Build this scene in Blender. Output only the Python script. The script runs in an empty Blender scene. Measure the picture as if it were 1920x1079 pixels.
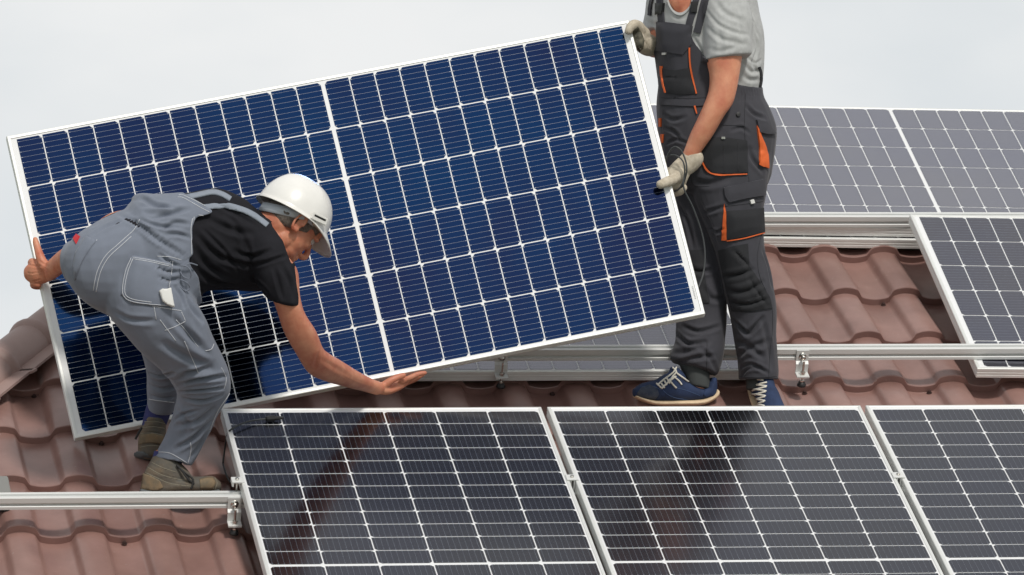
import bpy, bmesh, math, random
import numpy as np
from mathutils import Vector, Matrix, Quaternion, noise as mnoise
from mathutils.bvhtree import BVHTree
from mathutils.geometry import delaunay_2d_cdt
random.seed(7); rng = np.random.default_rng(7)
R = math.radians
scene = bpy.context.scene
COL = scene.collection

# ------------------------------------------------------------------ camera
CAM = Matrix(((0.982258, 0.000812, -0.187534, -2.457173),
              (-0.187517, -0.009928, -0.982211, -17.805543),
              (-0.002659, 0.99995, -0.0096, 0.209128), (0, 0, 0, 1)))
cd = bpy.data.cameras.new('camera')
cd.sensor_width = 36; cd.lens = 10577.0 / 1920 * 36
cd.clip_start = 0.5; cd.clip_end = 3000
cd.dof.use_dof = True; cd.dof.focus_distance = 18.3; cd.dof.aperture_fstop = 9
camo = bpy.data.objects.new('camera', cd); COL.objects.link(camo); camo.matrix_world = CAM
scene.camera = camo

# ------------------------------------------------------------------ light
SUN_EL, SUN_AZ = R(50), R(14)      # azimuth: sun stands behind the camera, a little to its right
w = bpy.data.worlds.new('World'); scene.world = w; w.use_nodes = True
nt = w.node_tree; nt.nodes.clear()
out = nt.nodes.new('ShaderNodeOutputWorld'); bg = nt.nodes.new('ShaderNodeBackground')
sky = nt.nodes.new('ShaderNodeTexSky'); sky.sky_type = 'NISHITA'; sky.sun_disc = False
sky.sun_elevation = SUN_EL; sky.sun_rotation = math.pi - SUN_AZ; sky.air_density = 1.0; sky.dust_density = 4
hs = nt.nodes.new('ShaderNodeHueSaturation'); hs.inputs['Saturation'].default_value = 0.25
tc = nt.nodes.new('ShaderNodeTexCoord'); mp = nt.nodes.new('ShaderNodeMapping'); mp.inputs['Scale'].default_value = (1, 1, 2.2)
nz = nt.nodes.new('ShaderNodeTexNoise'); nz.inputs['Scale'].default_value = 9; nz.inputs['Detail'].default_value = 5
cr = nt.nodes.new('ShaderNodeValToRGB')
cr.color_ramp.elements[0].position = 0.34; cr.color_ramp.elements[0].color = (7.8, 8.2, 8.45, 1)
cr.color_ramp.elements[1].position = 0.6; cr.color_ramp.elements[1].color = (9.2, 9.32, 9.35, 1)
mx = nt.nodes.new('ShaderNodeMixRGB'); mx.inputs[0].default_value = 0.93
nt.links.new(sky.outputs[0], hs.inputs['Color']); nt.links.new(tc.outputs['Generated'], mp.inputs[0])
nt.links.new(mp.outputs[0], nz.inputs[0]); nt.links.new(nz.outputs[0], cr.inputs[0])
nt.links.new(hs.outputs[0], mx.inputs[1]); nt.links.new(cr.outputs[0], mx.inputs[2])
sp = nt.nodes.new('ShaderNodeSeparateXYZ'); nt.links.new(tc.outputs['Generated'], sp.inputs[0])
mr = nt.nodes.new('ShaderNodeMapRange'); mr.inputs['From Min'].default_value = .02; mr.inputs['From Max'].default_value = .75
mr.inputs['To Min'].default_value = 1.0; mr.inputs['To Max'].default_value = .62; nt.links.new(sp.outputs['Z'], mr.inputs['Value'])
ml = nt.nodes.new('ShaderNodeMixRGB'); ml.blend_type = 'MULTIPLY'; ml.inputs[0].default_value = 1
nt.links.new(mx.outputs[0], ml.inputs[1]); nt.links.new(mr.outputs[0], ml.inputs[2])
nt.links.new(ml.outputs[0], bg.inputs[0]); bg.inputs[1].default_value = 0.1
nt.links.new(bg.outputs[0], out.inputs[0])
sl = bpy.data.lights.new('sun', 'SUN'); sl.energy = 2.3; sl.angle = R(8); sl.color = (1, 0.95, 0.88)
so = bpy.data.objects.new('sun', sl); COL.objects.link(so)
sdir = Vector((math.sin(SUN_AZ) * math.cos(SUN_EL), -math.cos(SUN_AZ) * math.cos(SUN_EL), math.sin(SUN_EL)))
so.rotation_euler = sdir.to_track_quat('Z', 'Y').to_euler(); so.location = (3, -8, 12)
vs = scene.view_settings; vs.view_transform = 'Standard'; vs.look = 'None'; vs.exposure = 0; vs.gamma = 1
scene.cycles.max_bounces = 6

# ------------------------------------------------------------------ frames
BE = R(26.2641646)
RB = Matrix(((1, 0, 0), (0, math.cos(BE), -math.sin(BE)), (0, math.sin(BE), math.cos(BE))))
def rp(u, v, n): return RB @ Vector((u, v, n))           # roof coordinates -> world
F = 10577.0; CL = CAM.translation.copy(); CR3 = CAM.to_3x3()
def ray(px, py): return (CR3 @ Vector(((px - 960) / F, -(py - 539.5) / F, -1))).normalized()
def P(px, py, y):                                         # point at depth y seen at photo pixel (px,py)
    d = ray(px, py); return CL + d * ((y - CL.y) / d.y)

# ------------------------------------------------------------------ object helpers
def tag(o, label=None, cat=None, group=None, kind=None):
    if label: o['label'] = label
    if cat: o['category'] = cat
    if group: o['group'] = group
    if kind: o['kind'] = kind
    return o
def thing(name, label, cat, mat=None, group=None):
    o = bpy.data.objects.new(name, None); COL.objects.link(o); o.empty_display_size = .1
    if mat is not None: o.matrix_world = mat
    return tag(o, label, cat, group)
def link(name, me, parent=None, m=None, label=None):
    o = bpy.data.objects.new(name, me); COL.objects.link(o)
    if m is not None: me.materials.append(m)
    if parent is not None:
        o.parent = parent
        if not getattr(parent, '_loc', False): pass
    if label: o['label'] = label
    return o
def wlink(name, me, parent, m=None, label=None):          # mesh given in WORLD coordinates under a parent
    o = link(name, me, parent, m, label)
    mats = [Matrix(parent.matrix_basis)]
    q = parent.parent
    while q is not None: mats.append(Matrix(q.matrix_basis)); q = q.parent
    wm = Matrix.Identity(4)
    for a in mats: wm = a @ wm
    o.matrix_basis = wm.inverted()
    return o
def mesh(name, vs_, fs, smooth=False):
    me = bpy.data.meshes.new(name); me.from_pydata([tuple(v) for v in vs_], [], [tuple(f) for f in fs]); me.update()
    if smooth: me.polygons.foreach_set('use_smooth', [True] * len(me.polygons))
    return me
class MB:
    def __init__(s): s.v = []; s.f = []; s.m = []
    def add(s, vs_, fs, mi=0):
        n = len(s.v); s.v += [Vector(v) for v in vs_]; s.f += [tuple(i + n for i in f) for f in fs]; s.m += [mi] * len(fs)
    def box(s, a, b, M=None, mi=0, bev=0):
        x0, y0, z0 = a; x1, y1, z1 = b
        if bev:
            bm = bmesh.new(); bmesh.ops.create_cube(bm, size=1)
            for v in bm.verts: v.co = Vector((x0 + (v.co.x + .5) * (x1 - x0), y0 + (v.co.y + .5) * (y1 - y0), z0 + (v.co.z + .5) * (z1 - z0)))
            bmesh.ops.bevel(bm, geom=bm.edges[:], offset=bev, segments=2, affect='EDGES')
            bm.verts.index_update()
            V = [v.co.copy() for v in bm.verts]; Fc = [[v.index for v in f.verts] for f in bm.faces]; bm.free()
        else:
            V = [Vector(p) for p in ((x0, y0, z0), (x1, y0, z0), (x1, y1, z0), (x0, y1, z0), (x0, y0, z1), (x1, y0, z1), (x1, y1, z1), (x0, y1, z1))]
            Fc = [(0, 3, 2, 1), (4, 5, 6, 7), (0, 1, 5, 4), (1, 2, 6, 5), (2, 3, 7, 6), (3, 0, 4, 7)]
        if M is not None: V = [M @ v for v in V]
        s.add(V, Fc, mi)
    def tube(s, pts, r, n=8, mi=0, cap=True):
        pts = [Vector(p) for p in pts]; rr = r if isinstance(r, (list, tuple)) else [r] * len(pts)
        T = [(pts[min(i + 1, len(pts) - 1)] - pts[max(i - 1, 0)]).normalized() for i in range(len(pts))]
        up = T[0].orthogonal().normalized(); V = []; Fc = []
        for i, p in enumerate(pts):
            up = (up - T[i] * up.dot(T[i])).normalized(); bi = T[i].cross(up)
            V += [p + (up * math.cos(2 * math.pi * k / n) + bi * math.sin(2 * math.pi * k / n)) * rr[i] for k in range(n)]
        for i in range(len(pts) - 1):
            for k in range(n): Fc.append((i * n + k, i * n + (k + 1) % n, (i + 1) * n + (k + 1) % n, (i + 1) * n + k))
        if cap: Fc.append(tuple(range(n))[::-1]); Fc.append(tuple((len(pts) - 1) * n + k for k in range(n)))
        s.add(V, Fc, mi)
    def prism(s, prof, x0, x1, M=None, mi=0):              # closed profile in (y,z) extruded along x
        n = len(prof); V = [Vector((x0, p[0], p[1])) for p in prof] + [Vector((x1, p[0], p[1])) for p in prof]
        if M is not None: V = [M @ v for v in V]
        s.add(V, [(i, (i + 1) % n, n + (i + 1) % n, n + i) for i in range(n)] + [tuple(range(n))[::-1], tuple(range(n, 2 * n))], mi)
    def me(s, name, smooth=False, mats=()):
        me = mesh(name, s.v, s.f, smooth)
        for m in mats: me.materials.append(m)
        if any(s.m): me.polygons.foreach_set('material_index', s.m)
        bm = bmesh.new(); bm.from_mesh(me); bmesh.ops.recalc_face_normals(bm, faces=bm.faces[:]); bm.to_mesh(me); bm.free()
        return me
def spline(pts, k=6):                                      # Catmull-Rom through vectors
    pts = [Vector(p) for p in pts]; out = []
    for i in range(len(pts) - 1):
        p0 = pts[max(i - 1, 0)]; p1 = pts[i]; p2 = pts[i + 1]; p3 = pts[min(i + 2, len(pts) - 1)]
        for j in range(k):
            t = j / k
            out.append(0.5 * ((2 * p1) + (p2 - p0) * t + (2 * p0 - 5 * p1 + 4 * p2 - p3) * t * t + (3 * p1 - p0 - 3 * p2 + p3) * t ** 3))
    out.append(pts[-1]); return out

# ------------------------------------------------------------------ materials
def lin(c): return tuple((x / 255 / 12.92 if x / 255 <= .04045 else ((x / 255 + .055) / 1.055) ** 2.4) for x in c) + (1,)
def mat(name, base, rough=.6, metal=0, coat=0, coat_ior=1.5, coat_rough=.05, var=0, vscale=8, bump=0, bscale=60, bdist=.001,
        stretch=None, spec=.5, var2=None, sss=0, sheen=0, ior=1.5, vdetail=5):
    m = bpy.data.materials.new(name); m.use_nodes = True; t = m.node_tree; b = t.nodes['Principled BSDF']
    b.inputs['Base Color'].default_value = base; b.inputs['Roughness'].default_value = rough; b.inputs['Metallic'].default_value = metal
    b.inputs['Coat Weight'].default_value = coat; b.inputs['Coat IOR'].default_value = coat_ior; b.inputs['Coat Roughness'].default_value = coat_rough
    b.inputs['Specular IOR Level'].default_value = spec; b.inputs['IOR'].default_value = ior
    if sheen: b.inputs['Sheen Weight'].default_value = sheen; b.inputs['Sheen Roughness'].default_value = .5
    if sss: b.inputs['Subsurface Weight'].default_value = sss; b.inputs['Subsurface Radius'].default_value = (.012, .004, .002); b.inputs['Subsurface Scale'].default_value = 1
    tcn = t.nodes.new('ShaderNodeTexCoord'); src = tcn.outputs['Object']
    if stretch:
        mpn = t.nodes.new('ShaderNodeMapping'); mpn.inputs['Scale'].default_value = stretch; t.links.new(src, mpn.inputs[0]); src = mpn.outputs[0]
    if var:
        n1 = t.nodes.new('ShaderNodeTexNoise'); n1.inputs['Scale'].default_value = vscale; n1.inputs['Detail'].default_value = vdetail; n1.inputs['Roughness'].default_value = .6
        t.links.new(src, n1.inputs[0]); r1 = t.nodes.new('ShaderNodeValToRGB')
        r1.color_ramp.elements[0].position = .32; r1.color_ramp.elements[1].position = .68
        lo = var2 if var2 else tuple(c * (1 - var) for c in base[:3]) + (1,); hi = base if var2 else tuple(min(1, c * (1 + var)) for c in base[:3]) + (1,)
        r1.color_ramp.elements[0].color = lo; r1.color_ramp.elements[1].color = hi
        t.links.new(n1.outputs[0], r1.inputs[0]); t.links.new(r1.outputs[0], b.inputs['Base Color'])
    if bump:
        n2 = t.nodes.new('ShaderNodeTexNoise'); n2.inputs['Scale'].default_value = bscale; n2.inputs['Detail'].default_value = 4
        t.links.new(src, n2.inputs[0]); bp = t.nodes.new('ShaderNodeBump'); bp.inputs['Strength'].default_value = bump; bp.inputs['Distance'].default_value = bdist
        t.links.new(n2.outputs[0], bp.inputs['Height']); t.links.new(bp.outputs[0], b.inputs['Normal'])
    return m
def speck(m, col=(.42, .36, .33, 1), scale=90, thr=.70, amt=.5):
    # lime spots and dust flecks scattered over a painted surface
    t = m.node_tree; b = t.nodes['Principled BSDF']; src = b.inputs['Base Color'].links[0].from_socket; tcn = [n for n in t.nodes if n.type == 'TEX_COORD'][0]
    n = t.nodes.new('ShaderNodeTexNoise'); n.inputs['Scale'].default_value = scale; n.inputs['Detail'].default_value = 3; t.links.new(tcn.outputs['Object'], n.inputs[0])
    n3 = t.nodes.new('ShaderNodeTexNoise'); n3.inputs['Scale'].default_value = 2.3; n3.inputs['Detail'].default_value = 6; n3.inputs['Roughness'].default_value = .75; t.links.new(tcn.outputs['Object'], n3.inputs[0])
    r = t.nodes.new('ShaderNodeMapRange'); r.inputs['From Min'].default_value = thr; r.inputs['From Max'].default_value = thr + .05; r.inputs['To Max'].default_value = amt; t.links.new(n.outputs[0], r.inputs['Value'])
    x = t.nodes.new('ShaderNodeMixRGB'); t.links.new(r.outputs[0], x.inputs[0]); t.links.new(src, x.inputs[1]); x.inputs[2].default_value = col
    r2 = t.nodes.new('ShaderNodeMapRange'); r2.inputs['From Min'].default_value = .35; r2.inputs['From Max'].default_value = .7; r2.inputs['To Min'].default_value = .86; r2.inputs['To Max'].default_value = 1.1; t.links.new(n3.outputs[0], r2.inputs['Value'])
    y = t.nodes.new('ShaderNodeMixRGB'); y.blend_type = 'MULTIPLY'; y.inputs[0].default_value = 1; t.links.new(x.outputs[0], y.inputs[1]); t.links.new(r2.outputs[0], y.inputs[2]); t.links.new(y.outputs[0], b.inputs['Base Color'])
M_alu = mat('anodised_aluminium', (.70, .71, .70, 1), .5, metal=.15, var=.02, vscale=3, bump=.05, bscale=300, bdist=.0003)
def crinkle(m, scale=11, dist=.005, strength=.35, st=(1, 1, .55)):
    # second, sharper wrinkle layer for cloth
    t = m.node_tree; b = t.nodes['Principled BSDF']; tcn = [n for n in t.nodes if n.type == 'TEX_COORD'][0]
    mpn = t.nodes.new('ShaderNodeMapping'); mpn.inputs['Scale'].default_value = st; mpn.inputs['Rotation'].default_value = (.3, .5, .2); t.links.new(tcn.outputs['Object'], mpn.inputs[0])
    n = t.nodes.new('ShaderNodeTexNoise'); n.noise_type = 'RIDGED_MULTIFRACTAL'; n.inputs['Scale'].default_value = scale; n.inputs['Detail'].default_value = 2.5; n.inputs['Distortion'].default_value = .6
    t.links.new(mpn.outputs[0], n.inputs[0]); bp = t.nodes.new('ShaderNodeBump'); bp.inputs['Strength'].default_value = strength; bp.inputs['Distance'].default_value = dist
    t.links.new(n.outputs[0], bp.inputs['Height'])
    if b.inputs['Normal'].links: t.links.new(b.inputs['Normal'].links[0].from_socket, bp.inputs['Normal'])
    t.links.new(bp.outputs[0], b.inputs['Normal']); return m
M_frame = mat('white_silver_frame', (.80, .81, .79, 1), .42, metal=.35, var=.04, vscale=10, bump=.1, bscale=40)
M_steel = mat('stainless_steel', (.62, .60, .56, 1), .25, metal=1, var=.2, vscale=60)
M_rubber = mat('black_rubber', (.015, .015, .016, 1), .5)
M_sheet = mat('white_backsheet', (.80, .81, .82, 1), .5, coat=1, coat_ior=1.33, coat_rough=.06)
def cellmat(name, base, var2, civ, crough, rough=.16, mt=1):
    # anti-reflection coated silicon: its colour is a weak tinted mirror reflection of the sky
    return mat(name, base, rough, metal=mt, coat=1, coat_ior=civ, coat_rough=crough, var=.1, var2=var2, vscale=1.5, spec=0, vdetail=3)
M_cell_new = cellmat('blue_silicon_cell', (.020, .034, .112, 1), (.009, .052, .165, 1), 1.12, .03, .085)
M_cell_roof = cellmat('sky_lifted_silicon_cell', (.066, .064, .080, 1), (.055, .058, .095, 1), 1.42, .15, .24, 1)  # base tint raised to make up for sky reflection the dimmed zenith loses
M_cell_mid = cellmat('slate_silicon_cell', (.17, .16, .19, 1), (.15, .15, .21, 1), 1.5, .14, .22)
M_cell_far = cellmat('sky_lifted_grey_cell', (.39, .375, .425, 1), (.35, .345, .43, 1), 1.55, .16, .25)  # pale tint puts the brighter sky sheen of the back panels into the colour
M_bus = mat('silver_busbar', (.22, .25, .30, 1), .45, metal=.3, coat=1, coat_ior=1.36)
M_tile = mat('brown_painted_steel_tile', lin((154, 120, 112)), .47, var=.1, var2=lin((131, 99, 92)), vscale=4, bump=.3, bscale=420, bdist=.0007, spec=.5, coat=.45, coat_rough=.28)
speck(M_tile)
M_cap = mat('brown_ridge_cap_steel', lin((158, 134, 128)), .5, var=.1, var2=lin((146, 121, 115)), vscale=4, bump=.2, bscale=350, bdist=.0006)
M_wall = mat('cream_render_wall', (.55, .5, .42, 1), .9, var=.1, bump=.3, bscale=80)
M_cable = mat('grey_black_cable', (.05, .055, .058, 1), .45)
M_plastic = mat('black_plastic', (.012, .012, .013, 1), .35)
M_grass = mat('grass_ground', (.06, .09, .03, 1), .95, var=.4, vscale=.3, bump=.5, bscale=5)
# ================================================================== ground and house
g = mesh('ground', [(-1500, -1500, -7), (1500, -1500, -7), (1500, 1500, -7), (-1500, 1500, -7)], [(0, 1, 2, 3)])
tag(link('ground', g, None, M_grass), kind='structure')
house = thing('house', 'hipped house roof of brown metal tiles that everything stands on', 'house')
PITCH = .215; STEP = .3375; SH = .027
def wave(u):
    ph = ((u + .034) / PITCH + .5) % 1 - .5; t = abs(ph) * 2
    if t < .40: return 1 - .42 * (t / .40) ** 2
    if t < .56: q = (t - .40) / .16; return .58 - 1.22 * (q * .6 + .4 * (3 * q * q - 2 * q ** 3))
    return -1 + .36 * ((1 - t) / .44) ** 2
def tiled(M, u0, u1, k0, k1, cuts, uoff=0, v0=.1605, du=PITCH / 40):
    """wavy stepped sheet; M maps (u,v,n) to world; cuts = list of world planes (co, no) whose positive side is removed"""
    nu = int((u1 - u0) / du) + 1; us = [u0 + i * du for i in range(nu)]
    V = []; Fc = []; rows = []
    for k in range(k1, k0 - 1, -1):                       # from the top down
        vb = v0 + k * STEP; vt = vb + STEP
        for fr, dn in ((0, 0), (.35, 0), (.7, 0), (.97, 0), (.995, -.0012), (1, -.004), (1.004, -SH)):
            v = vt - fr * STEP if fr <= 1 else vb + .003
            base = -.161 - SH + SH * min(fr, 1)
            if fr > 1: base = -.161; 
            row = []
            for u in us:
                amp = .0215 * (1 + .05 * math.sin(k * 1.7 + u))
                n = base + dn + amp * wave(u - uoff)
                row.append(len(V)); V.append(M @ Vector((u, v, n)))
            rows.append(row)
    for a, b in zip(rows, rows[1:]):
        for i in range(nu - 1): Fc.append((a[i], b[i], b[i + 1], a[i + 1]))
    bm = bmesh.new(); vv = [bm.verts.new(p) for p in V]
    for f in Fc: bm.faces.new([vv[i] for i in f])
    for co, no in cuts:
        bmesh.ops.bisect_plane(bm, geom=bm.verts[:] + bm.edges[:] + bm.faces[:], plane_co=co, plane_no=no, clear_outer=True)
    me = bpy.data.meshes.new('roof'); bm.to_mesh(me); bm.free()
    me.polygons.foreach_set('use_smooth', [True] * len(me.polygons))
    me.set_sharp_from_angle(angle=R(38))
    return me
RB4 = RB.to_4x4()
HV = 2.54                                                  # ridge height along the slope
h0 = Vector((-.664, .382)); hd = Vector((.66, 1)).normalized(); h0 = Vector((-.546, .731))
def hip(v): return h0.x + (v - h0.y) * hd.x / hd.y
RIDGE = rp(hip(HV), HV, -.16); EAVE_V = -3.2
hipw = (rp(hip(HV), HV, -.16) - rp(hip(EAVE_V), EAVE_V, -.16)).normalized()
hipside = hipw.cross(Vector((0, 0, 1))).normalized()       # points to +x side
roof = link('roof', tiled(RB4, -3.4, 6.4, -10, 7, [(RIDGE, -hipside), (RIDGE, Vector((0, 1, 0)))]), house, M_tile)
# left hip face: level direction = world -y..., descends to -x
e0 = rp(hip(EAVE_V), EAVE_V, -.16)
LV = Vector((.30, 1, 0)).normalized(); ln = LV.cross(-hipw).normalized()      # level line and normal of the side slope
if ln.z < 0: ln = -ln
LB = Matrix((-LV, ln.cross(-LV), ln)).transposed().to_4x4()
LB.translation = Vector((RIDGE.x, RIDGE.y, RIDGE.z)) - LB.to_3x3() @ Vector((0, 0, -.16))
back_e = e0 + LV * (2 * (RIDGE.y - e0.y) / LV.y); hipb = (RIDGE - back_e).normalized(); sb = hipb.cross(Vector((0, 0, 1))).normalized()
wlink('roof', tiled(LB, -3.6, 3.6, -13, -1, [(RIDGE, hipside), (RIDGE, sb if sb.x > 0 else -sb)], v0=0), house, M_tile)
bk = mesh('roof', [RIDGE, Vector((6.4, RIDGE.y, RIDGE.z)), Vector((6.4, back_e.y, back_e.z)), back_e], [(0, 1, 2, 3)])
link('roof', bk, house, M_tile)
wl = MB(); ez = e0.z - .05
wl.box((e0.x + .45, e0.y + .45, -7), (5.9, back_e.y - .45, ez)); link('wall', wl.me('wall'), house, M_wall)
gw = MB(); gx = 5.9
gw.add([Vector((gx + .003, e0.y + .45, ez)), Vector((gx + .003, back_e.y - .45, ez)), Vector((gx + .003, RIDGE.y, RIDGE.z - .15))], [(0, 1, 2)]); link('gable', gw.me('gable'), house, M_wall)
gt = MB(); gp = [Vector((x, e0.y - .06, e0.z - .06)) for x in np.linspace(e0.x, 6.4, 12)]; gt.tube(gp, .06, 12); link('gutter', gt.me('gutter', True), house, M_cap)
# hip cap: overlapping half-round segments on a flat flange
def cap_run(name, A, B, side, up, r, seg, r2=None, flange=.075, lift=0.0):
    ax = (B - A); L_ = ax.length; ax.normalize(); mb = MB(); n = 14; k = 0; s0 = 0
    while s0 < L_:
        s1 = min(L_, s0 + seg + .02)
        rings = [(s0, r * 1.0), (s0 + .03, r * 1.0), (s1 - .035, r * .985), (s1 - .026, r * 1.10), (s1 - .010, r * 1.15), (s1, r * 1.13)]
        V = []; Fc = []
        for s, rr in rings:
            c = A + ax * s + up * lift
            ring = [c - side * (rr + flange) - up * .008, c - side * (rr + flange), c - side * rr * 1.02]
            for i in range(n + 1):
                a = math.pi * i / n; ring.append(c - side * rr * math.cos(a) + up * rr * .95 * math.sin(a))
            ring += [c + side * rr * 1.02, c + side * (rr + flange), c + side * (rr + flange) - up * .008]; V += ring
        m = n + 7
        for a in range(len(rings) - 1):
            for i in range(m - 1): Fc.append((a * m + i, a * m + i + 1, (a + 1) * m + i + 1, (a + 1) * m + i))
        mb.add(V, Fc); s0 += seg; k += 1
    me = mb.me(name, True); me.set_sharp_from_angle(angle=R(40)); return me
upn = (RB @ Vector((0, 0, 1)) + LB.to_3x3() @ Vector((0, 0, 1))).normalized(); upn = (upn - hipw * upn.dot(hipw)).normalized()
hs_ = upn.cross(hipw).normalized(); 
if hs_.x > 0: hs_ = -hs_
hoff = Vector((0, 0, .0))
upn = (upn * .75 + (RB @ Vector((0, 0, 1))) * .5).normalized(); upn = (upn - hipw * upn.dot(hipw)).normalized(); hs_ = upn.cross(hipw).normalized(); hs_ = -hs_ if hs_.x > 0 else hs_
A_ = e0 + upn * .012; B_ = RIDGE + upn * .012
link('hip_cap', cap_run('hip_cap', A_, B_, hs_, upn, .078, .25, flange=.06), house, M_cap)
link('ridge_cap', cap_run('ridge_cap', RIDGE + Vector((0, 0, -.01)), Vector((6.4, RIDGE.y, RIDGE.z - .01)), Vector((0, -1, 0)), Vector((0, 0, 1)), .045, .3, flange=.05), house, M_cap)
# roofing screws in the valleys just below the steps
sc = MB(); sc.tube([(0, 0, 0), (0, 0, .002)], .009, 12); sc.tube([(0, 0, .0021), (0, 0, .008)], .0055, 6); scm = sc.me('screw', mats=[mat('dark_screw_head', (.09, .06, .055, 1), .4, metal=.5)])
def screw(u, v, n):
    o = link('screw', scm, house); o.matrix_basis = Matrix.Translation(rp(u, v, n)) @ RB4
for k in range(-4, 6):
    for j in range(-5, 26):
        u = -.034 + (j + .5) * PITCH + (.03 if k % 2 else 0) ; v = .1605 + k * STEP - .008
        if (j + k) % 2 == 0 and u > hip(v) + .15 and (v < -.2 and u < .0 or .1 < v < 1.4 and 1.85 < u < 2.9 or 0 < v < .6 and u < 2.9 and (u < -.1 or u > .9)): screw(u, v, -.161 - SH + .0235 * .06 - .018)
for d in (.28, .53, .78): 
    c = A_ + hipw * ((h0.y - EAVE_V) * (B_ - A_).length / (HV - EAVE_V) + d); q = c - hs_ * .118
    o = link('screw', scm, house); o.matrix_basis = Matrix.Translation(q + upn * .001) @ RB4

# ================================================================== solar panels
PLEN, PWID, PTH = 2.094, 1.038, .035
PU, PV, MG = .168, .0845, .005
def frame_mesh():
    mb = MB(); lx, ly = PLEN / 2, PWID / 2; lip = .0115
    prof = [(0, -PTH), (0, -.003), (.0012, -.0008), (.003, 0), (lip - .0012, 0), (lip, -.0012), (lip, -.004), (.0032, -.004), (.0032, -PTH + .002), (.028, -PTH + .002), (.028, -PTH)]
    # side ridges
    prof = [(0, -PTH), (0, -.026), (.0011, -.0255), (.0011, -.0215), (0, -.021), (0, -.0165), (.0011, -.016), (.0011, -.012), (0, -.0115)] + prof[1:]
    cs = [(-lx, -ly, 1, 1), (lx, -ly, -1, 1), (lx, ly, -1, -1), (-lx, ly, 1, -1)]; n = len(prof); V = []
    for cx, cy, sx, sy in cs: V += [Vector((cx + sx * p[0], cy + sy * p[0], p[1])) for p in prof]
    Fc = [(a * n + i, a * n + (i + 1) % n, ((a + 1) % 4) * n + (i + 1) % n, ((a + 1) % 4) * n + i) for a in range(4) for i in range(n)]
    mb.add(V, Fc); return mb.me('frame', mats=[M_frame])
def sheet_mesh():
    mb = MB(); lx, ly = PLEN / 2 - .008, PWID / 2 - .008; mb.box((-lx, -ly, -.0072), (lx, ly, -.0025)); return mb.me('glass_sheet', mats=[M_sheet])
def cells_mesh(m):
    mb = MB(); cw, ch, cf = .0804, .1638, .009; z = -.0016
    for r in range(6):
        yc = ((2.5 - r)) * PU
        for s in range(24):
            xc = (s - 11.5) * PV + (MG if s > 11 else -MG)
            right = (r % 2 == 0) if s < 12 else (r % 2 == 1)
            x0, x1, y0, y1 = xc - cw / 2, xc + cw / 2, yc - ch / 2, yc + ch / 2
            if right: p = [(x0, y0), (x1 - cf, y0), (x1, y0 + cf), (x1, y1 - cf), (x1 - cf, y1), (x0, y1)]
            else: p = [(x0 + cf, y0), (x1, y0), (x1, y1), (x0 + cf, y1), (x0, y1 - cf), (x0, y0 + cf)]
            mb.add([(a, b, z) for a, b in p], [tuple(range(6))])
        for h in (-1, 1):
            xa, xb = (-12 * PV - MG + .001, -MG - .002) if h < 0 else (MG + .002, 12 * PV + MG - .001)
            for j in range(9):
                y = yc + (j - 4) * ch / 9; hw = .00028
                mb.add([(xa, y - hw, z + .0004), (xb, y - hw, z + .0004), (xb, y + hw, z + .0004), (xa, y + hw, z + .0004)], [(0, 1, 2, 3)], 1)
                for s in range(12):                        # solder pads at the two ends of every half cell
                    xc = h * (MG + (s + .5) * PV)
                    for e in (-1, 1):
                        xq = xc + e * (cw / 2 - .004)
                        mb.add([(xq - .0022, y - .0011, z + .0006), (xq + .0022, y - .0011, z + .0006), (xq + .0022, y + .0011, z + .0006), (xq - .0022, y + .0011, z + .0006)], [(0, 1, 2, 3)], 1)
    me = mesh('cell_grid', mb.v, mb.f); me.materials.append(m); me.materials.append(M_bus); me.polygons.foreach_set('material_index', mb.m); return me
def box_mesh():
    mb = MB()
    mb.box((-.29, -.018, -.012), (.29, .018, -.0075))
    for x in (-.25, 0, .25): mb.box((x - .04, -.02, -.024), (x + .04, .02, -.0119), bev=.003)
    return mb.me('junction_box', mats=[M_plastic])
FM, SM, JM = frame_mesh(), sheet_mesh(), box_mesh()
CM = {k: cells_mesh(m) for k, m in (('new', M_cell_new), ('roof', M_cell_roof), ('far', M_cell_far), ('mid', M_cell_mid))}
def panel(label, M, kind, group='solar panels on the roof'):
    t = thing('solar_panel', label, 'solar panel', M, group)
    link('frame', FM, t); link('glass_sheet', SM, t); link('cell_grid', CM[kind], t); link('junction_box', JM, t)
    return t
def pose(cols, T):
    m = Matrix((cols[0], cols[1], cols[2])).to_4x4(); m.translation = T; return m
GAP = .018
ROT90 = Matrix.Rotation(R(90), 4, 'Z')
plab = ['front row solar panel with a black cable plug lying on its top left corner',
        'middle solar panel of the front row, directly below the feet of the standing person',
        'rightmost front row solar panel, cut off by the right picture edge']
for k in range(3):
    jit = Matrix.Rotation(R((.05, -.04, .03)[k]), 4, 'Z')
    panel(plab[k], Matrix.Translation(rp(k * (PWID + GAP) + PWID / 2, -PLEN / 2, 0)) @ RB4 @ jit @ ROT90, 'roof')
MH = pose([(.98222, -.17844, -.05839), (-.00273, .2974, -.95475), (.18773, .93793, .29163)], Vector((.4781, .2444, .5876)))
held = panel('large blue solar panel held up tilted by the two people', MH, 'new')
mb = MB()
for i, (a, b) in enumerate([(0, .004), (.006, .003), (.011, .0045), (.017, .003), (.022, .005), (.029, .003), (.034, .004), (.040, .0035)]):
    mb.add([(1.0255, -.462 + a, -.0021), (1.0305, -.462 + a, -.0021), (1.0305, -.462 + a + b, -.0021), (1.0255, -.462 + a + b, -.0021)], [(0, 1, 2, 3)])
link('printed_code', mb.me('printed_code', mats=[mat('grey_print', (.45, .46, .46, 1), .6)]), held)
rfar = [[0.99955, 0.03011, 0.00067], [-0.03011, 0.99953, -0.0062], [-0.00085, 0.00617, 0.99998]]
MF = Matrix(rfar).to_4x4(); MF.translation = Vector((2.786, 2.0411, -.075))
panel('greyish solar panel at the back by the ridge, upper one of a stacked pair', RB4 @ MF, 'far')
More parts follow.
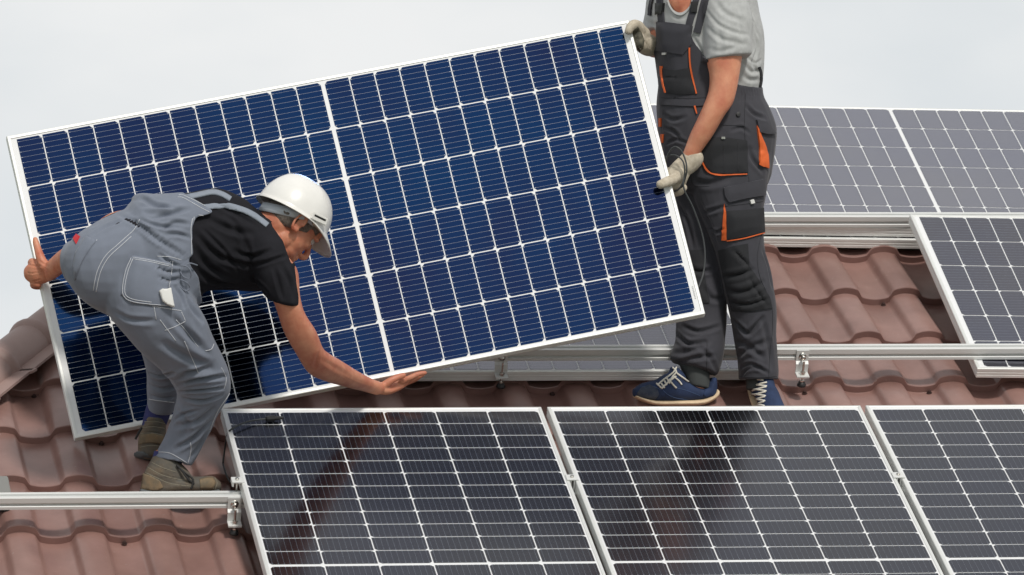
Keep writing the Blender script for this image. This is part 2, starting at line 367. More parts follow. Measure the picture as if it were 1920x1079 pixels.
MF2 = Matrix(rfar).to_4x4(); MF2.translation = Vector((2.785, 2.0411 - .016, -.1135))
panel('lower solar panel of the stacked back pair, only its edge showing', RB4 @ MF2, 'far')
rr_ = [[0.99991, 0.00418, 0.01298], [-0.00307, 0.99643, -0.08441], [-0.01328, 0.08436, 0.99635]]
MR = Matrix(rr_).to_4x4(); MR.translation = Vector((3.6530, .9375, -.0505))
panel('solar panel at the right edge with its lower end passing under the middle rail', RB4 @ MR, 'mid')
ML = Matrix.Translation(Vector((1.772 + PV - .003 - PV * 0 + .0275 + PV * 0 - PLEN / 2, .467 + PWID / 2, -.106)))
panel('solar panel lying low on the tiles behind the feet of the standing person', RB4 @ ML, 'mid')

# ================================================================== rails, feet, clamps
# profile (v, n): front face at v=-.02
RPROF = [(-.020, -.040), (-.020, -.0305), (-.0165, -.0285), (-.011, -.0285), (-.011, -.020), (-.0195, -.0185), (-.0200, -.0175), (-.0200, -.0008), (-.0192, 0),
         (-.0065, 0), (-.0065, -.008), (.0065, -.008), (.0065, 0), (.0192, 0), (.02, -.0008), (.02, -.040)]
def rail(label, u0, u1, v, n):
    t = thing('mounting_rail', label, 'rail', Matrix.Translation(rp(u0, v, n)) @ RB4, 'aluminium mounting rails')
    mb = MB(); mb.prism([(a, b) for a, b in RPROF], 0, u1 - u0); link('profile', mb.me('profile', mats=[M_alu]), t)
    mb2 = MB(); mb2.box((u1 - u0 - .0, -.0195, -.0395), (u1 - u0 + .003, .0195, -.0005)); link('end_cap', mb2.me('end_cap', mats=[M_plastic]), t)
    return t
rail('aluminium rail across the lower left, running under the front row of solar panels', -1.12, 3.3, -.515, -.0358)
rail('aluminium rail across the middle, passing behind the legs of the standing person', -.1, 4.4, .50, -.035)
rail('aluminium rail at the back, pressed on the edge of the stacked panels near the ridge', 1.2, 4.4, 1.545, -.035)
def bolt(mb, p, ax, r, L_, hr):
    mb.tube([p, p + ax * L_], r, 10); mb.tube([p + ax * (L_ - .0001), p + ax * (L_ + .006)], hr, 6); mb.tube([p - ax * .001, p + ax * .0015], hr * 1.5, 14)
def foot(label, u, v, n, ncrest=-.142, w=.042):
    t = thing('roof_hook', label, 'bracket', Matrix.Translation(rp(u, v - .0212, n)) @ RB4, 'rail brackets standing on the tiles')
    mb = MB(); th = .005
    prof = [(0, -.002), (-th, -.002), (-th, -.040), (-.014, -.048), (-.014, -.078), (-.046, -.0785), (-.046, -.0835), (-.009, -.083), (-.009, -.050), (0, -.042)]
    mb.prism(prof, -w / 2, w / 2); link('bracket', mb.me('bracket', mats=[M_alu]), t)
    b = MB(); bolt(b, Vector((0, -th, -.022)), Vector((0, -1, 0)), .004, .010, .0085); link('bolt', b.me('bolt', True, [M_steel]), t)
    b = MB(); dz = ncrest - n
    b.tube([(0, -.032, -.030), (0, -.032, dz)], .0038, 10)
    for z in (-.072, -.0785, -.0855, dz + .012): b.tube([(0, -.032, z), (0, -.032, z + .0055)], .0085, 6)
    link('hanger_bolt', b.me('hanger_bolt', False, [M_steel]), t)
    b = MB(); b.tube([(0, -.032, dz - .004), (0, -.032, dz + .001), (0, -.032, dz + .004), (0, -.032, dz + .011)], [.015, .015, .0125, .011], 18); link('rubber_washer', b.me('rubber_washer', True, [M_rubber]), t)
foot('aluminium bracket holding the left rail beside the edge of the solar panel with the cable', -.0225, -.515, -.0358, -.145)
foot('aluminium bracket under the middle rail just right of the hand and the held panel', .993, .50, -.035, -.150)
foot('aluminium bracket on the middle rail to the right of the standing person', 2.012, .50, -.035, -.150)
def clamp(label, u, v, end=False):
    t = thing('panel_clamp', label, 'clamp', Matrix.Translation(rp(u, v, 0)) @ RB4, 'clamps fixing the front panels')
    mb = MB(); w_ = .018
    if end:
        mb.prism([(x, z) for x, z in [(0, 0)]] * 0 or [(-.03, .0035), (.008, .0035), (.008, -.0), (-.0, -.0), (-.0245, 0.0), (-.0245, -.012), (-.03, -.012)], -w_, w_, Matrix.Rotation(R(-90), 4, 'Z'))
    else:
        mb.box((-.019, -w_, .0006), (.019, w_, .0042), bev=.001); mb.box((-.0075, -w_, -.034), (-.0045, w_, .0006)); mb.box((.0045, -w_, -.034), (.0075, w_, .0006))
    link('plate', mb.me('plate', mats=[M_alu]), t)
    b = MB(); x = -.013 if end else 0
    b.tube([(x, 0, -.036), (x, 0, .0075)], .0035, 10); b.tube([(x, 0, .0036 if end else .0043), (x, 0, .0085)], .0062, 12); link('bolt', b.me('bolt', True, [M_steel]), t)
clamp('small clamp at the left edge of the front row, above the bracket', 0.0, -.497, True)
clamp('middle clamp in the gap under the held panel, between the first two front panels', PWID + GAP / 2, -.497)
clamp('middle clamp in the right gap, between the second and the third front panel', 2 * PWID + 1.5 * GAP, -.497)

# dark case at the left edge, cable on the first panel
t = thing('tool_case', 'dark case with a light grey lid rim at the left picture edge behind the rail', 'case', Matrix.Translation(rp(-.733, -.40, -.158)) @ RB4)
mb = MB(); mb.box((-.30, -.0, 0), (.03, .12, .060), bev=.004); link('body', mb.me('body', mats=[M_plastic]), t)
mb = MB(); mb.box((-.302, -.002, .0605), (.032, .122, .067), bev=.003); link('lid', mb.me('lid', mats=[mat('grey_lid', (.22, .22, .21, 1), .6)]), t)
t = thing('cable', 'thin dark cable with a black plug, lying over the top left corner of a panel', 'cable')
def onroof(px, py, n):
    d = ray(px, py); c = RB.transposed() @ CL; d = RB.transposed() @ d; return RB @ (c + d * ((n - c.z) / d.z))
cp = [(418, 870, -.12), (422, 838, -.07), (426, 815, -.02), (433, 806, .008), (444, 799, .012), (458, 793, .012), (478, 788, .010), (500, 786, .008)]
mb = MB(); mb.tube(spline([onroof(*c) for c in cp]), .003, 8)
mb.tube(spline([onroof(*c) for c in [(418, 870, -.12), (424, 890, -.125), (432, 905, -.13)]]), .003, 8)
link('wire', mb.me('wire', True, [M_cable]), t)
a, b_, c_ = onroof(498, 786, .009), onroof(515, 784.5, .009), onroof(531, 784, .009)
mb = MB(); mb.tube([a, a.lerp(b_, .1), b_, b_.lerp(c_, .05), b_.lerp(c_, .5), c_], [.006, .009, .0095, .0065, .0065, .0045], 10); link('plug', mb.me('plug', False, [M_plastic]), t)
# ================================================================== figure tools
P0 = P
def ring_pts(c, a, b, n, pw):
    out = []
    for k in range(n):
        t = 2 * math.pi * k / n; ct, st = math.cos(t), math.sin(t)
        out.append(c + a * (abs(ct) ** (2 / pw) * (1 if ct > 0 else -1)) + b * (abs(st) ** (2 / pw) * (1 if st > 0 else -1)))
    return out
def loft(bm, st, shrink=0.0, n=28, pw=2.25, sub=5, dome=.6):
    """st: list of (x0,y0, x1,y1, depth, half_depth[, depth1]) = silhouette edge pixels, world depth of the axis, half thickness"""
    C, A, H = [], [], []
    for s in st:
        d1 = s[6] if len(s) > 6 else s[4]
        p0 = P(s[0], s[1], s[4]); p1 = P(s[2], s[3], d1); C.append((p0 + p1) / 2); A.append((p1 - p0) / 2); H.append(s[5])
    Cs = spline(C, sub); As = spline(A, sub); Hs = [v.x for v in spline([Vector((h, 0, 0)) for h in H], sub)]
    m = len(Cs); rings = []
    for i in range(m):
        T = (Cs[min(i + 1, m - 1)] - Cs[max(i - 1, 0)]).normalized(); a = As[i]
        b = T.cross(a.normalized()); b = b.normalized() if b.length > .1 else Vector((0, 1, 0))
        b = (b + Vector((0, (1 if b.y > 0 else -1) * .6, 0))).normalized()
        la = max(.003, a.length - shrink); lb = max(.003, Hs[i] - shrink)
        rings.append((Cs[i], a.normalized() * la, b * lb, T))
    full = []
    def endcap(r, sg):
        c, a, b, T = r; d = min(a.length, b.length) * dome; L = []
        for q in (.35, .65, .87): L.append((c + T * sg * d * q, a * math.sqrt(1 - q * q), b * math.sqrt(1 - q * q)))
        return L
    e0 = endcap(rings[0], -1)[::-1]; e1 = endcap(rings[-1], 1)
    allr = e0 + [r[:3] for r in rings] + e1; vsr = []
    for c, a, b in allr: vsr.append([bm.verts.new(p) for p in ring_pts(c, a, b, n, pw)])
    for r0, r1 in zip(vsr, vsr[1:]):
        for k in range(n): bm.faces.new((r0[k], r0[(k + 1) % n], r1[(k + 1) % n], r1[k]))
    bm.faces.new(vsr[0][::-1]); bm.faces.new(vsr[-1])
def btube(bm, pts, rad, n=12, sub=4, flat=1.0, fdir=None):
    """tapered tube through world points with radii"""
    C = spline(pts, sub); Rr = [v.x for v in spline([Vector((r, 0, 0)) for r in rad], sub)]; m = len(C); vsr = []
    up = (C[1] - C[0]).orthogonal().normalized() if fdir is None else fdir
    rings = []
    for i in range(m):
        T = (C[min(i + 1, m - 1)] - C[max(i - 1, 0)]).normalized(); u = (up - T * up.dot(T)).normalized(); w_ = T.cross(u); up = u
        rings.append((C[i], u * Rr[i] * flat, w_ * Rr[i], T, Rr[i]))
    def cap(r, s): return [(r[0] + r[3] * s * r[4] * q * .9, r[1] * math.sqrt(1 - q * q), r[2] * math.sqrt(1 - q * q)) for q in (.4, .75, .93)]
    allr = cap(rings[0], -1)[::-1] + [r[:3] for r in rings] + cap(rings[-1], 1)
    for c, a, b in allr: vsr.append([bm.verts.new(p) for p in ring_pts(c, a, b, n, 2)])
    for r0, r1 in zip(vsr, vsr[1:]):
        for k in range(n): bm.faces.new((r0[k], r0[(k + 1) % n], r1[(k + 1) % n], r1[k]))
    bm.faces.new(vsr[0][::-1]); bm.faces.new(vsr[-1])
def ell(bm, M, c, r, rot=None):
    """ellipsoid: centre c, radii r in the local frame M"""
    t = bmesh.new(); bmesh.ops.create_icosphere(t, subdivisions=3, radius=1)
    vm = {}
    for v in t.verts:
        q = Vector((v.co.x * r[0], v.co.y * r[1], v.co.z * r[2]))
        if rot is not None: q = rot @ q
        vm[v.index] = bm.verts.new(M @ (Vector(c) + q))
    for f in t.faces: bm.faces.new([vm[v.index] for v in f.verts])
    t.free()
def solid(bm, voxel, smooth=4, name='tmp'):
    """union of closed shells -> one continuous surface; returns verts (N,3) and faces"""
    bmesh.ops.recalc_face_normals(bm, faces=bm.faces[:])
    me = bpy.data.meshes.new(name); bm.to_mesh(me); bm.free()
    o = bpy.data.objects.new(name, me); COL.objects.link(o)
    md = o.modifiers.new('r', 'REMESH'); md.mode = 'VOXEL'; md.voxel_size = voxel; md.adaptivity = 0
    if smooth:
        sm = o.modifiers.new('s', 'SMOOTH'); sm.factor = .5; sm.iterations = smooth
    dg = bpy.context.evaluated_depsgraph_get(); ev = o.evaluated_get(dg); res = bpy.data.meshes.new_from_object(ev)
    bpy.data.objects.remove(o); bpy.data.meshes.remove(me)
    return res
def get_co(me):
    a = np.empty(len(me.vertices) * 3, np.float64); me.vertices.foreach_get('co', a); return a.reshape(-1, 3)
def get_no(me):
    me.update(); a = np.empty(len(me.vertices) * 3, np.float32); me.vertex_normals.foreach_get('vector', a); return a.reshape(-1, 3).astype(float)
def set_co(me, co): me.vertices.foreach_set('co', co.astype(np.float32).ravel()); me.update()
def bvh_of(me): return BVHTree.FromPolygons([v.co.copy() for v in me.vertices], [tuple(p.vertices) for p in me.polygons])
CAMR = np.array(CR3); CAML = np.array(CL)
def topx(co):
    q = (co - CAML) @ CAMR; return 960 - F * q[:, 0] / q[:, 2], 539.5 + F * q[:, 1] / q[:, 2]
def hitp(bv, px, py, fb=None):
    h = bv.ray_cast(CL, ray(px, py), 60)
    if h[0] is None:
        return None
    return h[0], h[1]
def densify(pl, step=3.0):
    out = []
    for (x0, y0), (x1, y1) in zip(pl, pl[1:]):
        n = max(1, int(math.hypot(x1 - x0, y1 - y0) / step))
        out += [(x0 + (x1 - x0) * i / n, y0 + (y1 - y0) * i / n) for i in range(n)]
    return out + [tuple(pl[-1])]
def smooth_pl(pl, k=5):
    v = spline([Vector((p[0], p[1], 0)) for p in pl], k); return [(q.x, q.y) for q in v]
def folds(me, creases, bv=None):
    """creases: (polyline px, width m, depth m): pulled in (or pushed out when depth < 0) along surface lines"""
    bv = bv or bvh_of(me); co = get_co(me); no = get_no(me); disp = np.zeros(len(co))
    for ic, (pl, w_, dp) in enumerate(creases):
        w_ = w_ * (.62 + .3 * math.sin(ic * 2.3) ** 2)
        pts = [hitp(bv, *p) for p in densify(smooth_pl(pl), 1.7)]; pts = [p[0] for p in pts if p]
        if len(pts) < 2: continue
        A = np.array([tuple(p) for p in pts]); N = len(A)
        lo = A.min(0) - 3 * w_; hi = A.max(0) + 3 * w_; idx = np.where(np.all((co > lo) & (co < hi), axis=1))[0]
        if not len(idx): continue
        Q = co[idx]; best = np.full(len(idx), 9.); arg = np.zeros(len(idx), int)
        for j in range(N):
            d = np.linalg.norm(Q - A[j], axis=1); m = d < best; best[m] = d[m]; arg[m] = j
        fade = np.sin(np.pi * np.clip((arg + .8) / (N + .6), 0, 1)) ** .6
        x = best / w_
        disp[idx] += dp * fade * (-np.exp(-x * x) + .45 * np.exp(-((x - 1.7) / .9) ** 2))
    set_co(me, co + no * disp[:, None])
def wob(me, amp, freq, seed=0, aniso=(1, 1, 1)):
    """low fabric undulation"""
    r = np.random.default_rng(seed); co = get_co(me); no = get_no(me); x = co * np.array(aniso) * freq
    f = np.zeros(len(co))
    for o in range(7):
        k = r.normal(size=3); k /= np.linalg.norm(k); k *= (1 + .55 * o); k2 = r.normal(size=3)
        f += np.sin(x @ k * 6.28 + 1.6 * np.sin(x @ k2 * 3.1 + r.uniform(0, 6)) + r.uniform(0, 6)) / (1 + .5 * o)
    set_co(me, co + no * (amp * f / 2.2)[:, None])
def inpoly(px, py, poly):
    c = np.zeros(len(px), bool); n = len(poly)
    for i in range(n):
        x0, y0 = poly[i]; x1, y1 = poly[(i + 1) % n]
        if y0 == y1: continue
        m = ((y0 > py) != (y1 > py)) & (px < (x1 - x0) * (py - y0) / (y1 - y0) + x0); c ^= m
    return c
def keep_faces(me, mask_v, thick=.004):
    """drop faces whose vertices fall outside; smooth the cut edge; give thickness inward"""
    bm = bmesh.new(); bm.from_mesh(me); bm.verts.ensure_lookup_table()
    dead = [f for f in bm.faces if sum(mask_v[v.index] for v in f.verts) < len(f.verts) / 2]
    bmesh.ops.delete(bm, geom=dead, context='FACES')
    bmesh.ops.delete(bm, geom=[v for v in bm.verts if not v.link_faces], context='VERTS')
    for it in range(8):
        new = {}
        for v in bm.verts:
            be = [e for e in v.link_edges if e.is_boundary]
            if len(be) == 2: new[v] = v.co * .4 + (be[0].other_vert(v).co + be[1].other_vert(v).co) * .3
        for v, c in new.items(): v.co = c
    bm.normal_update()
    if thick:
        old = bm.faces[:]; bnd = [e for e in bm.edges if e.is_boundary]; cp = {v: bm.verts.new(v.co - v.normal * thick) for v in bm.verts[:]}
        for e in bnd:
            l = e.link_loops[0]; a, b = l.vert, l.link_loop_next.vert
            bm.faces.new((b, a, cp[a], cp[b]))
        for f in old: bm.faces.new([cp[v] for v in reversed(f.verts)])
    bm.to_mesh(me); bm.free(); me.update()
def patch(bv, poly, off=.004, th=.003, step=4.0, bulge=0.0, dense=True, fb_y=None, wr=0):
    """cloth patch laid on the surface seen by the camera inside a pixel polygon"""
    pl = densify(list(poly) + [poly[0]], step)[:-1]; n = len(pl)
    xs = [p[0] for p in pl]; ys = [p[1] for p in pl]; pts = list(pl)
    gx, gy = np.meshgrid(np.arange(min(xs), max(xs), step), np.arange(min(ys), max(ys), step)); gx = gx.ravel(); gy = gy.ravel()
    ins = inpoly(gx, gy, pl)
    bx = np.array(xs); by = np.array(ys)
    for x, y in zip(gx[ins], gy[ins]):
        if np.min((bx - x) ** 2 + (by - y) ** 2) > (step * .55) ** 2: pts.append((x, y))
    r = delaunay_2d_cdt([Vector(p) for p in pts], [(i, (i + 1) % n) for i in range(n)], [], 1, 1e-4)
    V2, F2 = r[0], r[2]; V = []; last = None; ys_ = []
    hits = [hitp(bv, p.x, p.y) for p in V2]
    ok = [h for h in hits if h]
    if not ok: return MB()
    for p, h in zip(V2, hits):
        if h is None:
            q = min(((hh[0] - P(p.x, p.y, hh[0].y)).length, i) for i, hh in enumerate(hits) if hh)[1]
            hh = hits[q]; V.append((P0(p.x, p.y, hh[0].y + .004), hh[1])); continue
        V.append(h)
    mb = MB(); A = []; Bq = []
    nb = np.array([[p.x, p.y] for p in V2])
    for i, (c, nn) in enumerate(V):
        d = math.sqrt(np.min((bx - nb[i, 0]) ** 2 + (by - nb[i, 1]) ** 2)); bl = bulge * min(1, d / 14)
        k = off + bl + (wr * math.sin(nb[i, 0] * .31 + 2 * math.sin(nb[i, 1] * .13)) if wr else 0)
        A.append(c + nn * (k + th)); Bq.append(c + nn * (-.002))
    N = len(A); mb.v = A + Bq
    mb.f = [tuple(f) for f in F2] + [tuple(i + N for i in f[::-1]) for f in F2]
    ed = {}
    for f in F2:
        for i in range(len(f)):
            a, b = f[i], f[(i + 1) % len(f)]; ed[(a, b)] = 1
    for (a, b) in ed:
        if (b, a) not in ed: mb.f.append((b, a, a + N, b + N))
    mb.m = [0] * len(mb.f); return mb
def strip(pts, wid, px_w=True):
    """pixel polygon of a band along a polyline"""
    pl = smooth_pl(pts, 4); L, Rr = [], []
    for i, p in enumerate(pl):
        a = pl[max(i - 1, 0)]; b = pl[min(i + 1, len(pl) - 1)]; dx, dy = b[0] - a[0], b[1] - a[1]; l = math.hypot(dx, dy) or 1
        w_ = wid if not isinstance(wid, (list, tuple)) else wid[0] + (wid[1] - wid[0]) * i / (len(pl) - 1)
        L.append((p[0] - dy / l * w_ / 2, p[1] + dx / l * w_ / 2)); Rr.append((p[0] + dy / l * w_ / 2, p[1] - dx / l * w_ / 2))
    return L + Rr[::-1]
def seam(mb, bv, pts, r=.0011, off=.0006, sub=5, mi=0):
    q = []
    for p in densify(smooth_pl(pts, sub), 3):
        h = hitp(bv, *p)
        if h:
            c = h[0] + h[1] * off
            if q and (c - q[-1]).length > .05: 
                if len(q) > 1: mb.tube(q, r, 5, mi)
                q = []
            q.append(c)
    if len(q) > 1: mb.tube(q, r, 5, mi)
def finger(bm, base, d, curl, lens, r0, axis, spread=0):
    """chain of three phalanges from base along d, each bent by curl about axis"""
    pts = [base - d * lens[0] * .35, base]; rad = [r0 * 1.05, r0]; dd = d.copy(); c = base.copy()
    for i, l in enumerate(lens):
        dd = Quaternion(axis, curl[i]) @ dd; c = c + dd * l; pts.append(c.copy()); rad.append(r0 * (.94, .86, .74)[i])
    btube(bm, pts, rad, 10, 4)
    return pts
def head_shapes(bm, H):
    ell(bm, H, (-.012, 0, .035), (.094, .076, .086)); ell(bm, H, (.03, 0, -.02), (.056, .062, .078))
    ell(bm, H, (.034, 0, -.066), (.048, .050, .040)); ell(bm, H, (.066, 0, -.097), (.019, .021, .015))
    for s in (-1, 1):
        ell(bm, H, (.06, s * .034, -.018), (.022, .021, .018)); ell(bm, H, (.078, s * .027, .019), (.013, .022, .008))
        ell(bm, H, (.088, s * .0085, -.044), (.012, .0065, .0075))
        ell(bm, H, (-.002, s * .046, -.062), (.028, .016, .034), Matrix.Rotation(R(25), 3, 'Y'))
    ell(bm, H, (.074, 0, .034), (.018, .045, .03))
    btube(bm, [H @ Vector((.080, 0, .014)), H @ Vector((.094, 0, -.008)), H @ Vector((.106, 0, -.032)), H @ Vector((.098, 0, -.045))], [.0075, .0085, .0115, .010], 10)
    ell(bm, H, (.083, 0, -.064), (.012, .023, .0065)); ell(bm, H, (.080, 0, -.076), (.012, .020, .0068))
def ear_shape(bm, H, s):
    c = Vector((-.012, s * .078, -.002)); pts = []
    for k in range(9):
        a = R(-70 + k * 40); pts.append(H @ (c + Vector((-.006 + .0165 * math.cos(a + 1.2), s * (.006 if k < 7 else 0), .031 * math.sin(a + 1.2)))))
    btube(bm, pts, [.0045] * 6 + [.005, .006, .005], 8); ell(bm, H, (-.012, s * .077, -.002), (.014, .0045, .026)); ell(bm, H, (-.004, s * .077, -.026), (.008, .005, .010))
def eyes(par, H, m_w, m_d):
    for s in (-1, 1):
        mb = MB(); t = bmesh.new(); bmesh.ops.create_uvsphere(t, u_segments=16, v_segments=10, radius=.0118)
        t.verts.index_update(); M = H @ Matrix.Translation((.0715, s * .031, .003)) @ Matrix.Rotation(R(90), 4, 'Y')
        mb.add([M @ v.co for v in t.verts], [[v.index for v in f.verts] for f in t.faces]); 
        mb.m = [1 if sum(t.verts[v.index].co.z for v in f.verts) / len(f.verts) > .0095 else 0 for f in (t.faces if t.verts.ensure_lookup_table() is None else [])]
        t.free(); wlink('eye', mb.me('eye', True, [m_w, m_d]), par)
def smoothme(me): me.polygons.foreach_set('use_smooth', [True] * len(me.polygons)); return me
SKIN = lambda nm, c, c2: mat(nm, c, .5, var=.1, var2=c2, vscale=17, bump=.4, bscale=120, bdist=.0014, sss=.12, spec=.45)
M_skin = SKIN('tanned_skin', lin((208, 146, 116)), lin((184, 108, 84)))
M_eye_w = mat('eye_white', (.38, .34, .31, 1), .2, coat=1); M_eye_d = mat('eye_iris', (.03, .02, .012, 1), .15, coat=1)
M_hair = mat('short_hair', lin((104, 97, 90)), .8, var=.5, vscale=140, bump=.9, bscale=420, bdist=.003, stretch=(1, 1, .5))
# ================================================================== bent worker
P_plain = P
def P(px, py, y):
    sm_ = lambda t: (lambda q: q * q * (3 - 2 * q))(min(1, max(0, t)))
    return P_plain(px, py, y - .18 * sm_((850 - py) / 260) * sm_((720 - px) / 150) * sm_((px - 70) / 110))
W1 = thing('person', 'person in grey dungarees, black T-shirt and white helmet bending over to lift the panel', 'person', Matrix.Translation(P(330, 905, -.17)))
M_grey = mat('grey_twill', lin((113, 120, 134)), .85, var=.08, vscale=10, bump=.35, bscale=700, bdist=.0006, sheen=.15)
crinkle(M_grey, 10, .008, .6)
M_stitch = mat('white_stitching', (.62, .64, .68, 1), .8)
M_black = mat('black_jersey', (.0155, .0155, .0195, 1), .85, var=.2, vscale=12, bump=.3, bscale=600, bdist=.0005, spec=.15)
crinkle(M_black, 8, .009, .7)
M_strap = mat('grey_elastic', lin((132, 140, 152)), .8, bump=.5, bscale=900, bdist=.0006)
# silhouette stations: x0,y0,x1,y1, depth, half thickness
TOR = [(146, 452, 148, 540, -.17, .12), (170, 424, 196, 588, -.18, .165), (212, 401, 262, 612, -.18, .175), (248, 388, 330, 606, -.18, .165),
       (292, 372, 366, 566, -.17, .155), (345, 362, 385, 549, -.15, .165), (400, 354, 435, 546, -.12, .185), (448, 372, 494, 545, -.10, .195), (486, 398, 528, 520, -.10, .17), (505, 418, 543, 498, -.10, .12)]
NLEG = [(196, 470, 340, 520, -.27, .09), (190, 545, 370, 570, -.275, .105), (205, 592, 388, 602, -.27, .105), (240, 634, 402, 636, -.26, .098), (277, 671, 422, 676, -.25, .088), (308, 699, 434, 716, -.24, .082),
        (330, 735, 428, 742, -.23, .078), (326, 772, 407, 778, -.225, .072), (312, 812, 396, 806, -.22, .066), (297, 840, 378, 842, -.215, .06), (287, 856, 360, 874, -.21, .056)]
FLEG = [(215, 500, 330, 530, -.08, .095), (230, 580, 345, 590, -.06, .095), (255, 640, 345, 645, -.04, .085), (272, 690, 340, 700, -.02, .072), (275, 735, 334, 740, -.01, .062), (276, 765, 326, 768, 0, .055)]
# --- body: one continuous skin
bm = bmesh.new()
loft(bm, TOR, .022); loft(bm, NLEG[:-1] + [(295, 850, 345, 864, -.205, .036)], .02); loft(bm, FLEG, .015)
loft(bm, [(288, 850, 335, 858, -.205, .034), (280, 885, 330, 885, -.205, .034), (275, 905, 372, 900, -.21, .033)], 0)
loft(bm, [(278, 760, 320, 760, 0, .032), (268, 800, 308, 800, .0, .032), (262, 838, 305, 838, .0, .032)], 0)
# near arm: shoulder, elbow, wrist
loft(bm, [(462, 448, 520, 470, -.25, .055), (480, 500, 556, 505, -.28, .058), (500, 545, 562, 555, -.285, .056), (515, 572, 572, 588, -.28, .052), (532, 622, 592, 620, -.265, .048), (554, 662, 605, 652, -.245, .045),
          (577, 698, 618, 664, -.215, .042), (600, 711, 640, 677, -.17, .041), (636, 722, 667, 694, -.105, .038), (672, 731, 696, 710, -.03, .031), (702, 740, 717, 718, .02, .028)], 0, dome=.4)
bv_dir = Vector
def HP(px, py, y): return P(px, py, y)
# near hand, palm up under the frame, fingers pointing right
btube(bm, [HP(705, 729, .02), HP(722, 731, .045), HP(742, 724, .07), HP(758, 716, .085)], [.024, .027, .026, .021], 14, 5, flat=.62, fdir=Vector((0, -.25, 1)))
for (a, b, c, d_, r) in [((752, 716, .055), (770, 708, .05), (784, 702, .05), (797, 699.5, .052), .0095), ((754, 719, .075), (772, 712, .075), (785, 706, .08), (793, 702.5, .085), .0098),
                         ((752, 722, .098), (768, 716, .10), (780, 711, .105), (787, 707, .11), .0092), ((747, 724, .118), (760, 720, .12), (769, 716, .125), (776, 713, .13), .0082)]:
    btube(bm, [HP(*a), HP(*b), HP(*c), HP(*d_)], [r * 1.05, r, r * .92, r * .78], 10)
btube(bm, [HP(716, 726, .025), HP(730, 716, .02), HP(745, 708, .025), HP(757, 704, .03)], [.014, .0125, .011, .009], 10)
# far arm and hand gripping the left edge of the held panel
loft(bm, [(300, 372, 330, 440, -.02, .05), (255, 388, 285, 446, .03, .046), (205, 401, 236, 448, .06, .043), (172, 425, 192, 468, .09, .040), (140, 452, 152, 492, .135, .036), (114, 470, 124, 508, .175, .030), (97, 485, 104, 522, .20, .025), (88, 493, 94, 528, .21, .023)], 0, dome=.4)
btube(bm, [HP(98, 506, .205), HP(82, 510, .215), HP(66, 512, .225), HP(58, 513, .235)], [.028, .037, .038, .030], 16, 5, flat=.52, fdir=Vector((.15, 1, 0)))
for (kx, ky, sc) in [(60, 491, 1.0), (56, 504, 1.08), (58, 519, 1.02), (63, 533, .86)]:
    k0 = HP(kx + 10, ky + 2, .222); k1 = HP(kx, ky, .235); k2 = k1 + Vector((.002, .038 * sc, -.006)); k3 = k2 + Vector((.016 * sc, .024 * sc, -.004)); k4 = k3 + Vector((.022 * sc, .002, 0))
    btube(bm, [k0, k1, k2, k3, k4], [.0115 * sc, .0122 * sc, .0108 * sc, .0098 * sc, .008 * sc], 10)
btube(bm, [HP(84, 502, .20), HP(76, 484, .20), HP(71, 468, .213), HP(67.5, 456, .222), HP(66, 449, .226)], [.018, .0155, .0125, .011, .0088], 12)
# neck and head
HC = P(549, 421, -.155)
hup = Vector((.72, .16, .66)).normalized(); hf = Vector((.64, .24, -.74)); hf = (hf - hup * hf.dot(hup)).normalized(); hl = hup.cross(hf)
H1 = Matrix((hf, hl, hup)).transposed().to_4x4(); H1.translation = HC
head_shapes(bm, H1); ear_shape(bm, H1, 1); ear_shape(bm, H1, -1)
btube(bm, [P(480, 445, -.1), P(508, 440, -.115), H1 @ Vector((-.045, 0, -.055)), H1 @ Vector((-.02, 0, -.01))], [.075, .060, .056, .055], 18)
body = smoothme(solid(bm, .0036, 3))
bvb = bvh_of(body)
folds(body, [([(118, 500), (100, 503), (84, 512), (72, 514)], .0028, -.0016), ([(98, 512), (84, 505), (70, 503)], .0025, -.0012), ([(76, 499), (64, 499), (54, 497)], .0032, .0032), ([(74, 511), (62, 513), (52, 512)], .0032, .0034), ([(76, 524), (66, 527), (57, 528)], .0032, .003), ([(92, 500), (80, 494), (72, 488)], .004, .002), ([(600, 672), (625, 688), (655, 705)], .009, .002), ([(597, 664), (590, 690)], .01, .003),
             ([(640, 700), (668, 716), (700, 726)], .004, -.001), ([(508, 432), (515, 442), (520, 452)], .003, .0018), ([(501, 433), (508, 446), (512, 456)], .003, .0018)], bvb)
wlink('body', body, W1, M_skin)
eyes(W1, H1, M_eye_w, M_eye_d)
# hair under the helmet
bm = bmesh.new(); ell(bm, H1, (-.014, 0, .038), (.0975, .0795, .088)); ell(bm, H1, (-.04, 0, -.01), (.066, .0765, .055)); hm = solid(bm, .004, 2)
co = get_co(hm); Hi = np.array(H1.inverted()); lc = co @ Hi[:3, :3].T + Hi[:3, 3]
keep_faces(hm, (lc[:, 2] > np.where(lc[:, 0] > .005, np.where(lc[:, 0] < .03, -.012, .022), -.035 + .55 * (lc[:, 0] + .02))) & (lc[:, 0] < .068), 0.002); smoothme(hm); wlink('hair', hm, W1, M_hair)
for s in ():
    mb.tube(spline([H1 @ Vector((.088, s * .012, .022)), H1 @ Vector((.087, s * .027, .028)), H1 @ Vector((.078, s * .042, .023))], 4), [.003] * 9, 6)
for s in (-1, 1):
    mb = MB(); mb.tube(spline([H1 @ Vector((.090, s * .012, .020)), H1 @ Vector((.089, s * .027, .026)), H1 @ Vector((.080, s * .042, .021))], 4), [.0034] * 9, 6)
    wlink('eyebrow', mb.me('eyebrow', True), W1, M_hair)
